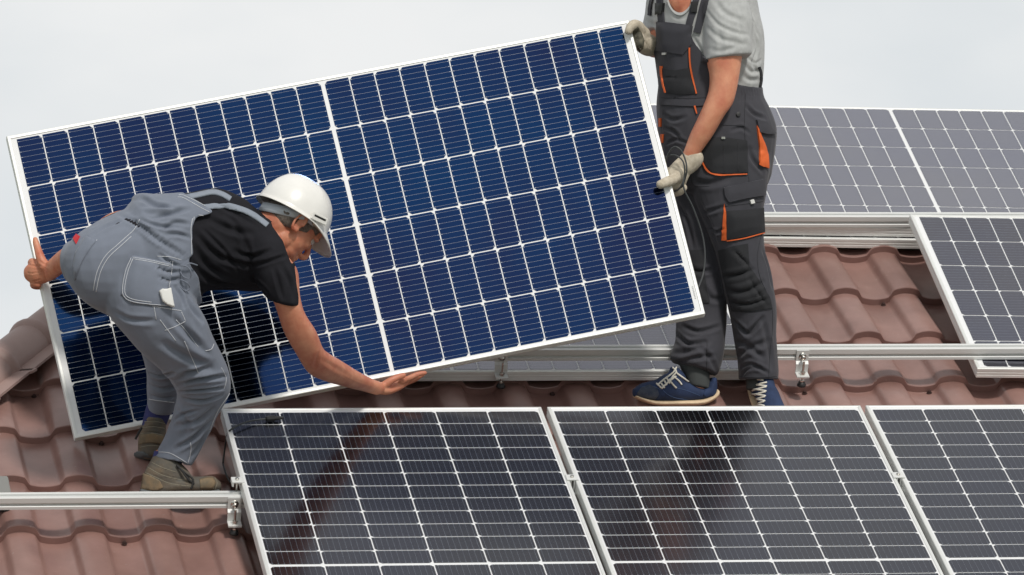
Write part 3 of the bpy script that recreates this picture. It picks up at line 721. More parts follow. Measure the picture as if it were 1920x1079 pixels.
# helmet
kup = Vector((.50, .10, .86)).normalized(); kf = Vector((.78, .36, -.60)); kf = (kf - kup * kf.dot(kup)).normalized(); kl = kup.cross(kf)
HK = Matrix((kf, kl, kup)).transposed().to_4x4(); HK.translation = P(549, 402, -.147)
M_helm = mat('white_helmet_shell', (.80, .79, .76, 1), .3, var=.05, vscale=9, coat=.35, coat_rough=.2)
M_sus = mat('grey_helmet_band', lin((185, 192, 200)), .5); M_liner = mat('cream_liner', (.55, .48, .38, 1), .8)
N = 56; V = []; Fc = []; rings = 16
def hr(a, t):                                              # dome radius by azimuth and height
    fx = .124 if math.cos(a) > 0 else .120
    return fx, .109
for i in range(rings + 1):
    t = i / rings * math.pi / 2
    for k in range(N):
        a = 2 * math.pi * k / N; fx, fy = hr(a, t); ct = math.cos(t) ** .8; 
        z = .118 * math.sin(t) - .006 * (1 - i / rings) * (1 if math.cos(a) < 0 else .4)
        rdg = 1 + (.012 * math.exp(-(math.sin(a) / .09) ** 2) * math.sin(2 * t))
        V.append((fx * ct * math.cos(a) * rdg, fy * ct * math.sin(a) * rdg, z * (1 + .03 * math.exp(-(fy * ct * math.sin(a) / .02) ** 2))))
for i in range(rings):
    for k in range(N): Fc.append((i * N + k, i * N + (k + 1) % N, (i + 1) * N + (k + 1) % N, (i + 1) * N + k))
nb0 = len(V)
for i in range(1, 5):                                      # brim: long peak in front, small roll elsewhere
    q = i / 4
    for k in range(N):
        a = 2 * math.pi * k / N; fx, fy = hr(a, 0); pk = max(0, math.cos(a)) ** 1.6
        ext = .009 + .048 * pk; V.append(((fx + ext * q) * math.cos(a), (fy + (.009 + .004 * pk) * q) * math.sin(a), -.006 - .004 * q - .042 * pk * q * (.6 + .4 * q)))
for i in range(4):
    a0 = 0 if i == 0 else nb0 + (i - 1) * N; a1 = nb0 + i * N
    for k in range(N): Fc.append((a0 + (k + 1) % N, a0 + k, a1 + k, a1 + (k + 1) % N))
hme = mesh('shell', [HK @ Vector(v) for v in V], Fc, True)
bm = bmesh.new(); bm.from_mesh(hme); bmesh.ops.remove_doubles(bm, verts=bm.verts[:], dist=1e-5); bmesh.ops.recalc_face_normals(bm, faces=bm.faces[:]); bmesh.ops.solidify(bm, geom=bm.faces[:], thickness=-.003); bm.to_mesh(hme); bm.free()
hel = bpy.data.objects.new('helmet', hme); COL.objects.link(hel); hme.materials.append(M_helm); smoothme(hme)
hel.parent = W1; hel.matrix_basis = W1.matrix_basis.inverted()
def band(z0, z1, fx, fy, a0, a1, tilt=0, th=.002, zb=0):
    mb = MB(); n = 40; V = []; 
    for k in range(n + 1):
        a = a0 + (a1 - a0) * k / n
        for r, z in ((0, z0), (0, z1), (th, z1), (th, z0)):
            V.append(HK @ Vector(((fx + r) * math.cos(a), (fy + r) * math.sin(a), z + tilt * math.cos(a) + zb * max(0, -math.cos(a)))))
    Fq = [(k * 4 + i, k * 4 + (i + 1) % 4, k * 4 + 4 + (i + 1) % 4, k * 4 + 4 + i) for k in range(n) for i in range(4)]
    Fq += [(0, 1, 2, 3), (n * 4 + 3, n * 4 + 2, n * 4 + 1, n * 4)]; mb.add(V, Fq); return mb
b = band(-.014, .016, .101, .088, 1.1, 2 * math.pi - 1.1, 0, .0022, zb=-.034); o = wlink('head_band', b.me('head_band', True), hel, M_sus)
b = band(-.012, .01, .112, .094, -1.3, 1.3, .0, .002); wlink('sweat_band', b.me('sweat_band', True), hel, M_liner)
for s in (-1, 1):
    mb = MB(); M_ = HK @ Matrix.Translation((.028, s * .1165, .012)) @ Matrix.Rotation(R(-8), 4, 'Y'); mb.box((-.030, -.003, -.013), (.030, .003, .011), M_, bev=.002)
    wlink('slot_cover', mb.me('slot_cover', False), hel, M_helm)
    mb = MB(); mb.box((-.022, -.0036, -.001), (.022, .0036, .005), M_); wlink('slot', mb.me('slot'), hel, M_plastic)
# --- T-shirt
bm = bmesh.new(); loft(bm, TOR[2:], .0, pw=2.3)
loft(bm, [(450, 420, 510, 430, -.2, .075), (462, 470, 545, 468, -.25, .080), (480, 520, 556, 512, -.28, .076), (496, 552, 560, 545, -.288, .070), (504, 562, 562, 574, -.286, .066)], 0, dome=.15)
sh = solid(bm, .0045, 7); wob(sh, .003, 3.0, 3)
bvs = bvh_of(sh)
folds(sh, [(a, b * .9, c * 1.9) for a, b, c in [([(370, 440), (395, 470), (430, 490), (470, 500)], .016, .006), ([(368, 470), (390, 500), (425, 520)], .014, .006), ([(372, 505), (400, 528), (440, 535)], .012, .005), ([(390, 410), (430, 430), (470, 440)], .016, .005),
           ([(470, 500), (500, 492), (535, 480)], .010, .005), ([(472, 520), (495, 540), (505, 556)], .009, .005), ([(530, 500), (545, 530), (550, 560)], .010, .005), ([(400, 380), (440, 400), (480, 425)], .014, .004),
           ([(440, 470), (470, 482), (505, 470)], .012, .005), ([(515, 505), (522, 530), (530, 560)], .008, .004), ([(425, 400), (460, 455), (475, 520)], .012, .004), ([(380, 430), (420, 470), (455, 520)], .010, .004)]])
sx, sy = topx(get_co(sh)); inv = inpoly(sx, sy, [(340, 300), (500, 340), (509, 424), (530, 452), (546, 496), (620, 470), (620, 588), (560, 581), (498, 561), (470, 560), (340, 600)])
inv |= (sx < 498) & (sy < 575)
keep_faces(sh, inv, .0035); smoothme(sh); wlink('t_shirt', sh, W1, M_black); bvs = bvh_of(sh)
mb = MB(); seam(mb, bvs, [(499, 556), (520, 568), (545, 577), (560, 577)], .0009); wlink('sleeve_hem', mb.me('sleeve_hem', True), W1, M_black)
# --- dungarees
bm = bmesh.new(); loft(bm, TOR[:5], -.001, pw=2.3); loft(bm, TOR[3:8], -.017, pw=2.3); loft(bm, NLEG, -.0, dome=.05); loft(bm, FLEG, -.0, dome=.05)
loft(bm, [(246, 372, 352, 470, -.16, .12), (258, 362, 352, 440, -.16, .12), (300, 366, 378, 440, -.155, .14), (340, 362, 392, 440, -.15, .15)], 0)
loft(bm, [(150, 500, 260, 590, -.27, .06), (160, 520, 270, 600, -.26, .07)], 0)
dg_ = solid(bm, .0045, 6); wob(dg_, .0022, 2.6, 5)
CRS = [  # waist ruching, pocket strain, knee and calf folds
 ([(222, 402), (262, 424), (300, 452), (345, 480)], .012, .004),
 ([(262, 370), (290, 385), (330, 392)], .010, .005), ([(268, 392), (300, 396), (340, 385)], .008, -.004), ([(285, 410), (320, 402), (352, 392)], .009, .005), ([(262, 412), (300, 425), (345, 425)], .008, .004),
 ([(310, 428), (330, 418), (352, 420)], .007, .005), ([(312, 440), (335, 440), (356, 446)], .006, .004),
 ([(300, 478), (318, 492), (338, 500)], .008, .005), ([(290, 500), (315, 510), (338, 510)], .008, .004), ([(296, 520), (318, 526), (336, 524)], .007, .004), ([(330, 540), (340, 555), (345, 575)], .008, .005),
 ([(215, 585), (245, 600), (290, 602)], .014, .004), ([(320, 590), (350, 625), (385, 650)], .014, .005), ([(300, 640), (340, 665), (400, 690)], .016, .006),
 ([(335, 722), (370, 712), (425, 706)], .010, .008), ([(338, 735), (375, 732), (420, 728)], .009, .007), ([(345, 748), (380, 752), (415, 742)], .009, .006), ([(332, 715), (350, 700), (395, 692)], .010, .007),
 ([(400, 765), (370, 790), (330, 800)], .012, .006), ([(395, 790), (362, 822), (330, 842)], .012, .007), ([(330, 770), (350, 790), (345, 820)], .012, .004), ([(385, 812), (372, 838), (358, 860)], .010, .004),
 ([(370, 770), (342, 778), (326, 790)], .008, .005), ([(280, 700), (300, 706), (325, 700)], .010, .006), ([(282, 722), (300, 730), (330, 726)], .009, .005), ([(284, 742), (305, 748), (326, 744)], .008, .004),
 ([(175, 440), (200, 425), (235, 412)], .012, .003), ([(255, 470), (240, 520), (235, 570)], .02, .004), ([(345, 600), (362, 640), (395, 668)], .012, .005), ([(352, 560), (362, 580), (378, 602)], .012, .006)]
folds(dg_, [(a, b * (1.15 if i < 7 else 1), c * (2.1 if i < 10 else 1.8)) for i, (a, b, c) in enumerate(CRS)])
bvd0 = bvh_of(dg_)
ruch = []
for i in range(26):                                        # gathered elastic waist
    x = 238 + i * 4.6; y = 407 + i * 3.0; ruch.append(([(x - 8, y + 9), (x + 1, y + 2), (x + 10, y - 6)], .0035, .0019))
    if i < 24: ruch.append(([(x - 3, y + 20), (x + 5, y + 12), (x + 13, y + 5)], .0034, .0017))
folds(dg_, ruch, bvd0)
dx, dy = topx(get_co(dg_)); yy = get_co(dg_)[:, 1]
BIB = [(100, 430), (150, 380), (250, 345), (262, 355), (295, 364), (342, 361), (372, 378), (401, 397), (389, 402), (368, 406), (360, 424), (359, 450), (362, 478), (352, 486), (358, 500), (372, 520), (376, 550), (380, 575), (470, 640), (470, 900), (360, 884), (342, 866), (288, 857), (268, 766), (60, 760)]
keep_faces(dg_, inpoly(dx, dy, BIB) & ~((dy > 856 + (dx - 287) * .33) & (dx > 270) & (yy < -.1)) , .004); smoothme(dg_)
dun = wlink('dungarees', dg_, W1, M_grey); bvd = bvh_of(dg_)
# stitching
mb = MB()
SE = [[(242, 440), (222, 458), (198, 480), (182, 510), (175, 545)], [(246, 444), (226, 462), (203, 484), (188, 512), (180, 548)], [(262, 412), (252, 430), (242, 440)],
      [(142, 522), (150, 495), (160, 475), (182, 450)], [(340, 488), (318, 482), (295, 481)],
      [(361, 410), (358, 430), (359, 452), (359, 478)], [(364, 407), (362, 430), (362, 450)], [(400, 396), (380, 384), (345, 367), (335, 366)], [(396, 400), (375, 389), (345, 372), (333, 370)], [(398, 400), (388, 404), (372, 404)],
      [(320, 490), (317, 515), (313, 540)], [(324, 490), (321, 515), (317, 540)],
      [(285, 574), (320, 580), (340, 583)], [(289, 576), (293, 600)], [(309, 620), (330, 612), (347, 603)], [(385, 658), (396, 655), (401, 645)],
      [(434, 726), (428, 742), (410, 768), (399, 792), (394, 806)], [(287, 850), (300, 848), (318, 850), (332, 857), (350, 868)], [(276, 748), (300, 752), (326, 755)],
      [(357, 830), (358, 845), (352, 870)], [(415, 690), (424, 710), (420, 730)], [(346, 640), (372, 700)], [(300, 600), (330, 640)], [(340, 585), (348, 603)], [(330, 600), (350, 622), (372, 652)]]
for s in SE: seam(mb, bvd, s, .0010)
wlink('stitching', mb.me('stitching', True), dun, M_stitch)
pk = patch(bvd, [(248, 480), (285, 486), (322, 494), (320, 520), (314, 545), (318, 575), (285, 574), (245, 568), (227, 552), (232, 510), (242, 490)], .0015, .0025, 4, .004)
pme = pk.me('back_pocket', True); po = wlink('back_pocket', pme, dun, M_grey); bvp = bvh_of(pme); pb = MB()
for s in ([(249, 483), (285, 489), (321, 497)], [(250, 486), (285, 492), (320, 500)], [(246, 484), (235, 510), (230, 550), (246, 565), (284, 571), (314, 573)], [(249, 486), (239, 512), (234, 548), (248, 561), (284, 567)]): seam(pb, bvp, s, .0010)
wlink('stitching', pb.me('stitching', True), po, M_stitch)
pk = patch(bvd, [(136, 500), (142, 474), (158, 447), (163, 444), (181, 452), (170, 466), (155, 490), (146, 512), (141, 526)], .001, .002, 4, .002); wlink('side_pocket', pk.me('side_pocket', True), dun, M_grey)
pk = patch(bvd, [(138, 448), (144, 440), (150, 444), (143, 458)], .001, .003, 2); wlink('red_tab', pk.me('red_tab'), dun, mat('red_cloth', (.55, .02, .03, 1), .7))
# shoulder straps
bvs2 = bvh_of(sh)
M_str = M_strap
for pl_, w_ in (([(344, 373), (372, 367), (398, 362), (416, 366), (432, 375)], 8), ([(378, 391), (404, 388), (430, 388), (460, 397), (484, 411), (501, 424)], 9)):
    s_ = patch(bvs2, strip(pl_, w_), .003, .0025, 3); wlink('shoulder_strap', s_.me('shoulder_strap', True), dun, M_str)
# white folded gloves in the pocket, drawstring
M_white = mat('white_cloth', (.72, .72, .70, 1), .8)
gl = patch(bvd, [(297, 547), (302, 544), (309, 545), (316, 543), (319, 556), (323, 577), (313, 572), (304, 566)], .010, .012, 3); wlink('white_rag', gl.me('white_rag', True), dun, M_white)
mb = MB()
for c in ([(338, 498, -.36), (350, 500, -.37), (358, 510, -.37), (356, 522, -.36), (345, 520, -.36), (338, 510, -.35)], [(338, 525, -.35), (350, 530, -.36), (356, 540, -.35), (348, 546, -.35), (338, 538, -.35)], [(345, 500, -.36), (356, 494, -.36), (370, 498, -.34)]):
    mb.tube(spline([P(*q) for q in c], 6), .0022, 6)
wlink('drawstring', mb.me('drawstring', True), dun, M_grey)
# socks and boots
M_sock = mat('navy_sock', lin((52, 56, 104)), .9, var=.2, vscale=60, bump=.6, bscale=500, bdist=.001)
for st in ([(289, 846, 345, 856, -.205, .043), (284, 868, 340, 872, -.205, .044), (282, 885, 332, 885, -.205, .040)], [(277, 755, 324, 758, 0, .040), (270, 780, 318, 780, 0, .042), (266, 800, 310, 800, 0, .038)]):
    bm = bmesh.new(); loft(bm, st, 0, dome=.1); sk = solid(bm, .004, 2); smoothme(sk); wlink('sock', sk, W1, M_sock)
M_boot = mat('worn_leather_boot', lin((84, 85, 82)), .8, var=.3, var2=lin((112, 98, 80)), vscale=17, bump=.7, bscale=120, bdist=.002)
M_sole = mat('grey_boot_sole', lin((92, 96, 98)), .8, bump=.4, bscale=60)
M_bst = mat('tan_thread', lin((140, 134, 118)), .8)
M_lace = mat('black_lace', (.02, .02, .02, 1), .7)
M_tan = mat('scuffed_tan_leather', lin((134, 114, 88)), .85, var=.3, var2=lin((104, 96, 80)), vscale=40, bump=.5, bscale=150, bdist=.0015)
def boot(st, sole, seams, laces, pats=()):
    t = bpy.data.objects.new('boot', None); COL.objects.link(t); t.parent = W1
    bm = bmesh.new()
    for s in st: loft(bm, s, 0, dome=.5)
    b = solid(bm, .004, 3); wob(b, .001, 9, 2); bvq = bvh_of(b)
    folds(b, [(s, .003, .0025) for s in seams], bvq); smoothme(b); up = wlink('upper', b, t, M_boot)
    bvq = bvh_of(b); mb = MB()
    for s in seams: seam(mb, bvq, [(x, y + 1.5) for x, y in s], .0010)
    wlink('stitching', mb.me('stitching', True), t, M_bst)
    for pg in pats:
        q = patch(bvq, pg, .0008, .0018, 3, .001); wlink('leather_patch', q.me('leather_patch', True), t, M_tan)
    bm = bmesh.new(); loft(bm, sole, 0, dome=.3); b = solid(bm, .004, 2); smoothme(b); wlink('sole', b, t, M_sole)
    mb = MB()
    for c in laces: mb.tube(spline([P(*q) for q in c], 5), .0035, 6)
    if laces: wlink('lace', mb.me('lace', True), t, M_lace)
boot([[(284, 862, 337, 868, -.21, .050), (272, 882, 350, 880, -.21, .052), (266, 902, 362, 896, -.21, .050), (263, 918, 372, 914, -.21, .048)],
      [(285, 905, 300, 925, -.21, .044), (330, 896, 332, 926, -.215, .050), (372, 894, 372, 926, -.225, .050), (398, 893, 398, 925, -.23, .044), (411, 902, 411, 922, -.235, .03)]],
     [(264, 916, 264, 932, -.21, .038), (290, 918, 290, 934, -.215, .044), (330, 920, 330, 933, -.22, .044), (370, 919, 370, 932, -.225, .05), (400, 917, 400, 930, -.23, .046), (412, 914, 412, 927, -.235, .03)],
     [[(285, 866), (305, 876), (330, 884)], [(276, 874), (300, 888), (330, 897), (352, 899)], [(270, 884), (292, 894), (320, 906), (360, 911)], [(402, 895), (407, 905), (402, 918)]],
     [[(331, 872, -.262), (342, 884, -.268), (352, 898, -.272), (364, 908, -.272)], [(331, 872, -.262), (346, 886, -.27), (362, 900, -.275), (358, 918, -.275)], [(333, 876, -.262), (350, 890, -.27), (356, 905, -.27)]],
     [[(269, 888), (284, 893), (300, 902), (306, 914), (296, 920), (265, 919)], [(374, 900), (388, 896), (400, 897), (404, 906), (400, 918), (376, 918)]])
boot([[(272, 778, 312, 780, 0, .045), (266, 800, 311, 800, 0, .048), (259, 825, 310, 826, .0, .047), (259, 848, 305, 850, .0, .044)],
      [(262, 838, 300, 844, .0, .042), (272, 836, 316, 850, .04, .04), (292, 834, 330, 852, .1, .03)]],
     [(258, 846, 262, 858, -.005, .042), (275, 850, 278, 864, .01, .045), (298, 846, 300, 860, .05, .045), (320, 836, 322, 850, .1, .035)],
     [[(271, 790), (290, 789), (309, 793)], [(268, 801), (288, 799), (308, 802)], [(264, 812), (285, 811), (306, 815)], [(262, 838), (282, 834), (305, 836)]], [[(266, 802, -.045), (260, 812, -.05), (254, 824, -.05)]], [[(262, 816), (285, 813), (306, 818), (304, 833), (282, 830), (260, 834)]])
# ================================================================== standing worker
P = P_plain
W2 = thing('person', 'standing person in grey T-shirt and dark dungarees with orange trim, holding the right panel edge', 'person', Matrix.Translation(P(1345, 757, .34)))
M_tee = mat('heather_grey_jersey', lin((176, 178, 178)), .9, var=.1, vscale=45, bump=.35, bscale=500, bdist=.0006, sheen=.1)
M_char = mat('charcoal_canvas', lin((58, 58, 65)), .85, var=.1, vscale=14, bump=.4, bscale=600, bdist=.0007, sheen=.1)
crinkle(M_tee, 10, .004, .4); crinkle(M_char, 10, .010, .7)
M_dark = mat('black_canvas', lin((36, 37, 41)), .85, var=.12, vscale=16, bump=.4, bscale=500, bdist=.0008)
crinkle(M_dark, 13, .005, .5)
M_oran = mat('orange_piping', (.72, .13, .025, 1), .65, var=.12, vscale=30)
M_glove = mat('cream_knit_glove', lin((212, 202, 184)), .95, var=.22, var2=lin((182, 171, 152)), vscale=60, bump=1, bscale=900, bdist=.0015)
M_glove_d = mat('grey_green_palm_coating', lin((112, 108, 92)), .8, var=.4, var2=lin((70, 68, 60)), vscale=70, bump=1, bscale=300, bdist=.002)
TM = [(1262, -48, 1372, -56, .44, .085), (1232, -32, 1398, -42, .43, .12), (1226, -5, 1412, -12, .42, .145), (1228, 30, 1420, 25, .42, .155), (1232, 62, 1427, 58, .42, .16), (1235, 100, 1431, 95, .42, .155), (1239, 140, 1430, 140, .42, .15), (1239, 168, 1424, 170, .42, .145)]
PEL = [(1240, 150, 1424, 160, .42, .14), (1238, 180, 1426, 182, .42, .145), (1237, 205, 1437, 206, .42, .155), (1240, 240, 1449, 242, .42, .165), (1243, 280, 1447, 282, .42, .165), (1248, 325, 1440, 328, .42, .15)]
NL = [(1282, 290, 1446, 296, .37, .12), (1292, 340, 1438, 342, .355, .118), (1309, 390, 1430, 392, .345, .108), (1330, 440, 1429, 438, .34, .1), (1344, 475, 1433, 478, .335, .094), (1353, 510, 1443, 516, .33, .09), (1361, 550, 1451, 556, .325, .088),
      (1370, 590, 1455, 594, .33, .084), (1376, 625, 1454, 628, .335, .082), (1382, 662, 1457, 664, .335, .082), (1386, 695, 1459, 696, .335, .082), (1387, 713, 1457, 714, .335, .08)]
FL = [(1246, 300, 1365, 300, .46, .125), (1250, 350, 1352, 352, .465, .115), (1258, 400, 1350, 402, .46, .104), (1265, 450, 1352, 452, .455, .096), (1270, 500, 1355, 500, .445, .09), (1273, 550, 1360, 552, .43, .087), (1270, 600, 1360, 604, .415, .085),
      (1270, 630, 1357, 636, .40, .084), (1262, 655, 1356, 665, .385, .082), (1258, 672, 1350, 690, .378, .076), (1272, 684, 1342, 706, .372, .07)]
NECK = [P(1322, 0, .42), P(1300, -18, .40), P(1284, -45, .375), P(1276, -70, .36)]
H2C = P(1262, -86, .35); up2 = Vector((-.22, -.12, .96)).normalized(); f2 = Vector((-.80, -.38, -.42)); f2 = (f2 - up2 * f2.dot(up2)).normalized(); l2 = up2.cross(f2)
H2 = Matrix((f2, l2, up2)).transposed().to_4x4(); H2.translation = H2C
bm = bmesh.new()
loft(bm, TM, .012); loft(bm, PEL, .02); loft(bm, NL[:-1] + [(1400, 712, 1448, 712, .335, .04)], .02); loft(bm, FL[:-1] + [(1290, 690, 1335, 704, .372, .035)], .02)
btube(bm, NECK, [.085, .07, .06, .058], 18)
btube(bm, [P(1284, 22, .36), P(1278, 0, .355), P(1276, -25, .355)], [.055, .058, .055], 14)
head_shapes(bm, H2); ear_shape(bm, H2, 1); ear_shape(bm, H2, -1)
# near arm
loft(bm, [(1322, -28, 1400, -20, .30, .06), (1322, 20, 1398, 18, .265, .062), (1324, 70, 1395, 66, .25, .06), (1326, 114, 1391, 104, .24, .056), (1331, 142, 1387, 132, .235, .052), (1329, 172, 1381, 166, .23, .05), (1317, 205, 1373, 194, .23, .049),
          (1307, 228, 1357, 216, .235, .047), (1296, 250, 1338, 250, .245, .042), (1288, 270, 1323, 272, .255, .036), (1281, 288, 1308, 294, .262, .031), (1276, 300, 1298, 310, .268, .028)], 0, dome=.3)
# far arm
loft(bm, [(1216, -20, 1262, -20, .53, .05), (1214, 20, 1258, 20, .54, .05), (1216, 62, 1262, 62, .53, .048), (1222, 88, 1262, 98, .52, .045)], 0)
btube(bm, [P(1246, 84, .52), P(1232, 86, .49), P(1218, 85, .455), P(1206, 82, .43)], [.044, .042, .036, .030], 16)
# shins and feet inside the shoes
loft(bm, [(1296, 690, 1326, 700, .372, .026), (1296, 722, 1326, 724, .36, .026), (1225, 741, 1325, 743, .355, .024)], 0)
loft(bm, [(1410, 705, 1438, 705, .345, .026), (1410, 732, 1438, 732, .35, .026)], 0)
def hand2(bm):
    # near hand: palm on the edge, thumb in front of the panel, fingers behind it
    btube(bm, [P(1288, 304, .265), P(1278, 317, .258), P(1269, 331, .258), P(1266, 342, .262)], [.027, .033, .036, .028], 16, 5, flat=.62, fdir=Vector((0, 1, .1)))
    btube(bm, [P(1276, 326, .245), P(1262, 337, .228), P(1249, 342, .2), P(1238, 346.5, .19)], [.018, .0165, .0145, .0125], 12)
    for (x, y, s) in ((1263, 316, 1), (1265, 330, 1.05), (1268, 344, 1), (1269, 357, .88)):
        btube(bm, [P(x + 12, y - 5, .262), P(x + 6, y + 2, .272), P(x - 3, y + 5, .292), P(x - 15, y + 7, .300), P(x - 27, y + 8, .298)], [.0135 * s, .0138 * s, .0125 * s, .0115 * s, .0095 * s], 10)
def hand3(bm):
    btube(bm, [P(1209, 82, .432), P(1203, 76, .425), P(1197, 66, .415), P(1193, 54, .405)], [.027, .036, .038, .028], 16, 5, flat=.6, fdir=Vector((.3, 1, 0)))
    for (x, y, s) in ((1193, 50, 1.0), (1196, 62, 1.0), (1199, 74, .98), (1201, 85, .85)):
        d = .398 - (y - 50) * .0006
        btube(bm, [P(x + 5, y + 4, d + .01), P(x, y - 4, d), P(x - 8, y - 2, d + .012), P(x - 13, y + 5, d + .03), P(x - 14, y + 12, d + .045)], [.0130 * s, .0138 * s, .0125 * s, .0115 * s, .0095 * s], 10)
    btube(bm, [P(1200, 58, .40), P(1191, 47, .375), P(1183, 50, .362), P(1178.5, 59, .358)], [.017, .0155, .0135, .011], 12)
hand2(bm); hand3(bm)
body2 = smoothme(solid(bm, .0038, 3)); wlink('body', body2, W2, SKIN('paler_skin', lin((220, 156, 124)), lin((198, 120, 94))))  # skin colour a step paler than the bent worker's
eyes(W2, H2, M_eye_w, M_eye_d)
bm = bmesh.new(); ell(bm, H2, (-.014, 0, .04), (.102, .084, .094)); ell(bm, H2, (-.04, 0, -.01), (.072, .080, .06)); hm = solid(bm, .005, 2); wob(hm, .002, 14, 4)
co = get_co(hm); Hi = np.array(H2.inverted()); lc = co @ Hi[:3, :3].T + Hi[:3, 3]
keep_faces(hm, (lc[:, 2] > np.where(lc[:, 0] > .0, .03 + .2 * lc[:, 0], -.04 + .9 * np.clip(lc[:, 0] + .03, 0, 1))) & (lc[:, 0] < .085), 0.003); smoothme(hm); wlink('hair', hm, W2, M_hair)
# --- T-shirt
bm = bmesh.new(); loft(bm, TM + [(1240, 190, 1420, 192, .42, .135)], 0, pw=2.3)
loft(bm, [(1322, -34, 1398, -36, .33, .075), (1319, 0, 1402, 5, .29, .078), (1320, 40, 1408, 40, .262, .076), (1321, 78, 1409, 74, .25, .076), (1320, 106, 1408, 98, .245, .074), (1320, 114, 1408, 104, .243, .073)], 0, dome=.1)
loft(bm, [(1222, -30, 1262, -30, .50, .06), (1214, 0, 1256, 0, .53, .06), (1210, 30, 1256, 30, .54, .062), (1206, 52, 1256, 54, .535, .060), (1206, 60, 1256, 62, .53, .058)], 0, dome=.1)
ts = solid(bm, .0045, 7); wob(ts, .0028, 3.2, 8)
folds(ts, [([(1325, 20), (1345, 45), (1375, 60), (1404, 66)], .010, .004), ([(1324, 50), (1350, 72), (1380, 80), (1404, 84)], .010, .004), ([(1330, 92), (1355, 96), (1390, 84)], .008, .003), ([(1340, 0), (1360, 25), (1395, 40)], .012, .004),
           ([(1414, 60), (1420, 90), (1412, 120), (1425, 140)], .010, .005), ([(1395, 120), (1410, 135), (1428, 130)], .008, .005), ([(1392, 140), (1405, 150), (1424, 150)], .008, .005), ([(1400, 108), (1416, 118), (1428, 112)], .007, .004),
           ([(1408, 20), (1414, 50), (1424, 70)], .010, .004), ([(1212, 40), (1225, 46), (1240, 44)], .007, .004), ([(1215, 20), (1225, 30), (1236, 30)], .008, .004), ([(1262, 30), (1275, 36), (1290, 30)], .008, .002),
           ([(1300, 70), (1312, 90), (1320, 108)], .008, .005), ([(1345, 50), (1352, 80), (1350, 106)], .010, .003), ([(1380, 20), (1390, 60), (1392, 96)], .010, .003)])
tx, ty = topx(get_co(ts)); co = get_co(ts); no = get_no(ts)
hole = inpoly(tx, ty, [(1250, -60), (1252, 0), (1257, 14), (1267, 24), (1279, 25), (1290, 16), (1298, 2), (1306, -60)]) & (co[:, 1] < .42)
hole |= (ty < -38) & (tx > 1268) & (tx < 1345)
keep_faces(ts, ~hole & (ty < 185), .003); smoothme(ts); tee = wlink('t_shirt', ts, W2, M_tee); bvt = bvh_of(ts)
mb = MB(); seam(mb, bvt, [(1252, 2), (1258, 17), (1268, 27), (1280, 28), (1291, 18), (1299, 2)], .0035, .001); wlink('collar', mb.me('collar', True), W2, M_tee)
# --- dungarees
bm = bmesh.new(); loft(bm, PEL, -.007, pw=2.3); loft(bm, NL, 0, dome=.03); loft(bm, FL, 0, dome=.03)
d2 = solid(bm, .0045, 6); wob(d2, .0026, 2.4, 11)
FO = [([(1376, 470), (1395, 490), (1404, 500)], .01, .004), ([(1356, 520), (1385, 516), (1410, 506)], .010, .006), ([(1362, 545), (1395, 548), (1430, 530)], .010, .006), ([(1368, 566), (1400, 572), (1440, 560)], .008, .005),
      ([(1375, 600), (1400, 625), (1412, 618), (1430, 596)], .012, .007), ([(1380, 640), (1410, 650), (1440, 640)], .012, .006), ([(1384, 668), (1405, 655), (1430, 670)], .010, .006), ([(1390, 690), (1410, 684), (1440, 700)], .009, .006), ([(1390, 708), (1402, 692), (1425, 690)], .008, .005),
      ([(1430, 600), (1440, 640), (1446, 690)], .010, .004), ([(1430, 470), (1440, 500), (1448, 540)], .010, .004), ([(1405, 520), (1418, 545), (1440, 575)], .010, .004),
      ([(1268, 625), (1290, 645), (1320, 640)], .010, .008), ([(1262, 662), (1290, 660), (1330, 640)], .010, .006), ([(1275, 680), (1300, 672), (1340, 668)], .010, .005), ([(1280, 612), (1310, 622), (1350, 612)], .012, .006), ([(1310, 650), (1330, 670), (1345, 700)], .010, .004),
      ([(1300, 340), (1330, 345), (1365, 335)], .012, .004), ([(1320, 400), (1345, 392), (1358, 388)], .009, .004), ([(1330, 430), (1345, 436), (1356, 430)], .008, .004), ([(1312, 380), (1330, 420), (1345, 462)], .014, .004),
      ([(1245, 215), (1262, 225), (1285, 220)], .008, .004), ([(1246, 240), (1265, 248), (1275, 262)], .010, .005), ([(1250, 270), (1268, 262), (1290, 270)], .008, .004), ([(1400, 200), (1415, 215), (1434, 222)], .008, .005), ([(1405, 280), (1412, 300), (1430, 322)], .010, .005),
      ([(1270, 380), (1290, 420), (1300, 470)], .012, .005), ([(1290, 500), (1310, 510), (1340, 505)], .010, .005), ([(1320, 540), (1335, 560), (1355, 560)], .010, .005), ([(1372, 245), (1390, 240), (1405, 250)], .008, .003)]
folds(d2, [(a, b, c * 1.7) for a, b, c in FO]); bq = bvh_of(d2)
folds(d2, [([(1384 + i * 5, 168), (1385 + i * 5, 178), (1384 + i * 5, 190)], .0028, .0028) for i in range(9)] + [([(1242 + i * 6, 178), (1243 + i * 6, 186), (1242 + i * 6, 194)], .003, .0012) for i in range(9)], bq)
px_, py_ = topx(get_co(d2)); lowcut = ((py_ > 711) & (px_ > 1366)) | ((py_ > 684 + (px_ - 1272) * .31) & (px_ < 1366) & (py_ > 660)); top = py_ < np.interp(px_, [1230, 1240, 1300, 1330, 1384, 1430], [100, 150, 150, 158, 160, 166])
keep_faces(d2, ~lowcut & ~top, .004); smoothme(d2); dun2 = wlink('dungarees', d2, W2, M_char); bd = bvh_of(d2)
def pt(name, poly, m, off=.002, th=.0025, bulge=0, bv=None, par=None, step=3.5, wr=0):
    q = patch(bv or bd, poly, off, th, step, bulge, wr=wr); me = q.me(name, True); me.set_sharp_from_angle(angle=R(50)); o = wlink(name, me, par or dun2, m); return o, bvh_of(me)
